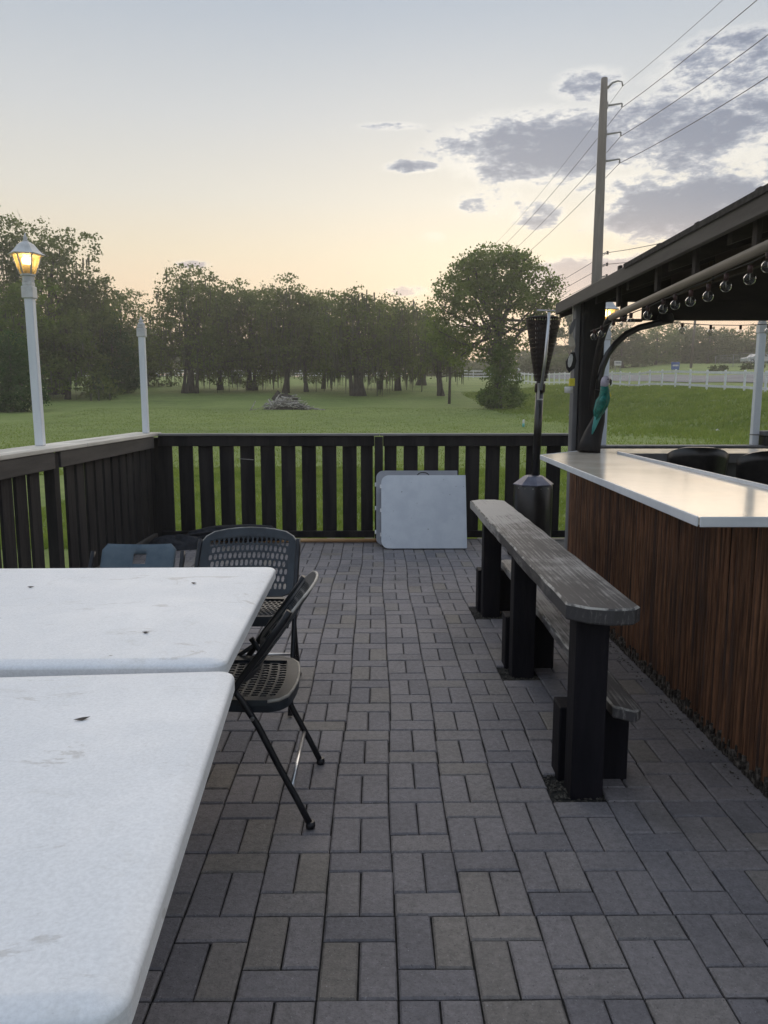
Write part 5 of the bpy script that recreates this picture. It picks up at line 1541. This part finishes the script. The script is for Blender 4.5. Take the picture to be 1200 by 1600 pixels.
def car(label, X, Y, rz, mat):
    t = thing('parked_car', label, 'car', (X, Y, tz(X, Y)), rz, 'cars in the far car park')
    prof = [(-2.1, .35), (-2.15, .75), (-2.0, .9), (-1.2, .98), (-.7, 1.38), (.7, 1.42), (1.3, 1.02), (2.0, .92), (2.15, .7), (2.15, .35)]
    Mx = Matrix.Rotation(R(90), 4, 'X')
    MB().prism(prof[::-1], -.85, .85, Mx).build('body', mat, t)
    MB().prism([(-1.02, 1.02), (-.66, 1.32), (.66, 1.35), (1.1, 1.04)][::-1], -.856, .856, Mx).build('window', M['carglass'], t)
    for x_ in (-1.35, 1.35):
        for s in (-1, 1):
            wl = MB().lathe([(.2, -.1), (.32, -.1), (.33, 0), (.32, .1), (.2, .1)], 16, M=Mx).build('wheel', M['tyre'], t, (x_, s * .78, .33))
            MB().lathe([(.0, -.102), (.18, -.104), (.18, .104), (.0, .102)], 12, M=Mx).build('rim', M['silver'], wl)
    for s in (-.6, .6): MB().box((-2.165, s - .15, .68), (-2.12, s + .15, .82)).build('headlight', M['bulb'], t)
    return t
car('white parked car in the far car park, left of the last white post', 54.6, 111, R(8), M['carwhite'])
for i, px in enumerate((1108, 1124, 1158, 1170, 1180)):
    X = (px - 590) / 1190 * 84
    tree('low_shrub', ['dark low shrub by the road, leftmost of five', 'dark low shrub by the road, second of five', 'dark low shrub by the road, middle one of five', 'dark low shrub by the road, fourth of five', 'dark low shrub by the road, nearest the white post'][i],
         X, 84, [(0, 0, .3, .55, .5, .38)], 500, .16, L['far'], None, 80 + i, .2, 0, 'shrub', 'low shrubs by the road')

# ------------------------------------------------------------------ brush pile and litter
bx, by = -6.35, 55.0
bpz = tz(bx, by)
br = thing('brush_pile', 'heap of grey dead branches and boards on the lawn', 'brush pile', (bx, by, bpz))
rnd = random.Random(12)
mound = MB(); n = 16; vs = []
for r, z in ((1.7, -.1), (1.3, .12), (.9, .3), (.4, .5), (.01, .6)):
    for k in range(n):
        a = 2 * math.pi * k / n; f = 1 + .25 * math.sin(2.3 * a + z * 3) + .12 * math.sin(6 * a)
        vs.append((r * f * math.cos(a), r * f * .6 * math.sin(a), z * (1 + .15 * math.sin(5 * a))))
mound.add(vs, [(i * n + k, i * n + (k + 1) % n, (i + 1) * n + (k + 1) % n, (i + 1) * n + k) for i in range(4) for k in range(n)])
mound.build('heap', M['bark'], br)
for k in range(120):
    L_ = rnd.uniform(.6, 1.7); x = rnd.gauss(0, .8); y = rnd.uniform(-1.1, .6); z = max(.05, .85 - abs(x) * .48) * rnd.uniform(.3, 1.15)
    a = rnd.uniform(0, math.pi); tilt = rnd.gauss(0, .35)
    d = Vector((math.cos(a) * math.cos(tilt), math.sin(a) * math.cos(tilt) * .5, math.sin(tilt))) * L_ / 2
    c = Vector((x, y, z)); r = rnd.uniform(.018, .05)
    MB().tube([c - d, c + Vector((0, 0, rnd.gauss(0, .05))), c + d], [r, r * .9, r * .6], 5).build('branch', M['stick'], br)
for x, z, a in ((-.85, .95, .9), (-.35, .95, .25), (.35, .8, -.3)):
    MB().cbox((-.38, -.02, -.14), (.38, .02, .14), .005, Matrix.Translation((x, -.3, z)) @ Matrix.Rotation(-a, 4, 'Y')).build('board', M['bark'], br)
mk = thing('marker_stake', 'small teal and white marker stake standing on the lawn left of the heater', 'marker', (7.15, 37.5, tz(7.15, 37.5)))
MB().lathe([(.06, 0), (.06, .17)], 10).build('sleeve', M['teal'], mk)
MB().lathe([(.045, .17), (.05, .2), (.05, .33), (.02, .36)], 10).build('cap', M['whitepaint'], mk)
for i, (px, py, lb) in enumerate(((888, 642, 'tiny white scrap of litter low on the bank by the dark post'), (867, 603, 'white scrap of litter on top of the bank below the white fence'), (1120, 689, 'tiny pale scrap on the lawn below the bank'))):
    Y = (46, 66, 33)[i]; X = (px - 590) / 1190 * Y
    m = MB(); m.add([(-.10, -.03, .02), (.08, -.05, .05), (.11, .05, .02), (-.05, .07, .06), (0, 0, .13)], [(0, 1, 4), (1, 2, 4), (2, 3, 4), (3, 0, 4)])
    tag(m.build('litter', M['whitepaint'], None, (X, Y, tz(X, Y) + .03)), lb, 'litter', 'scraps of litter')
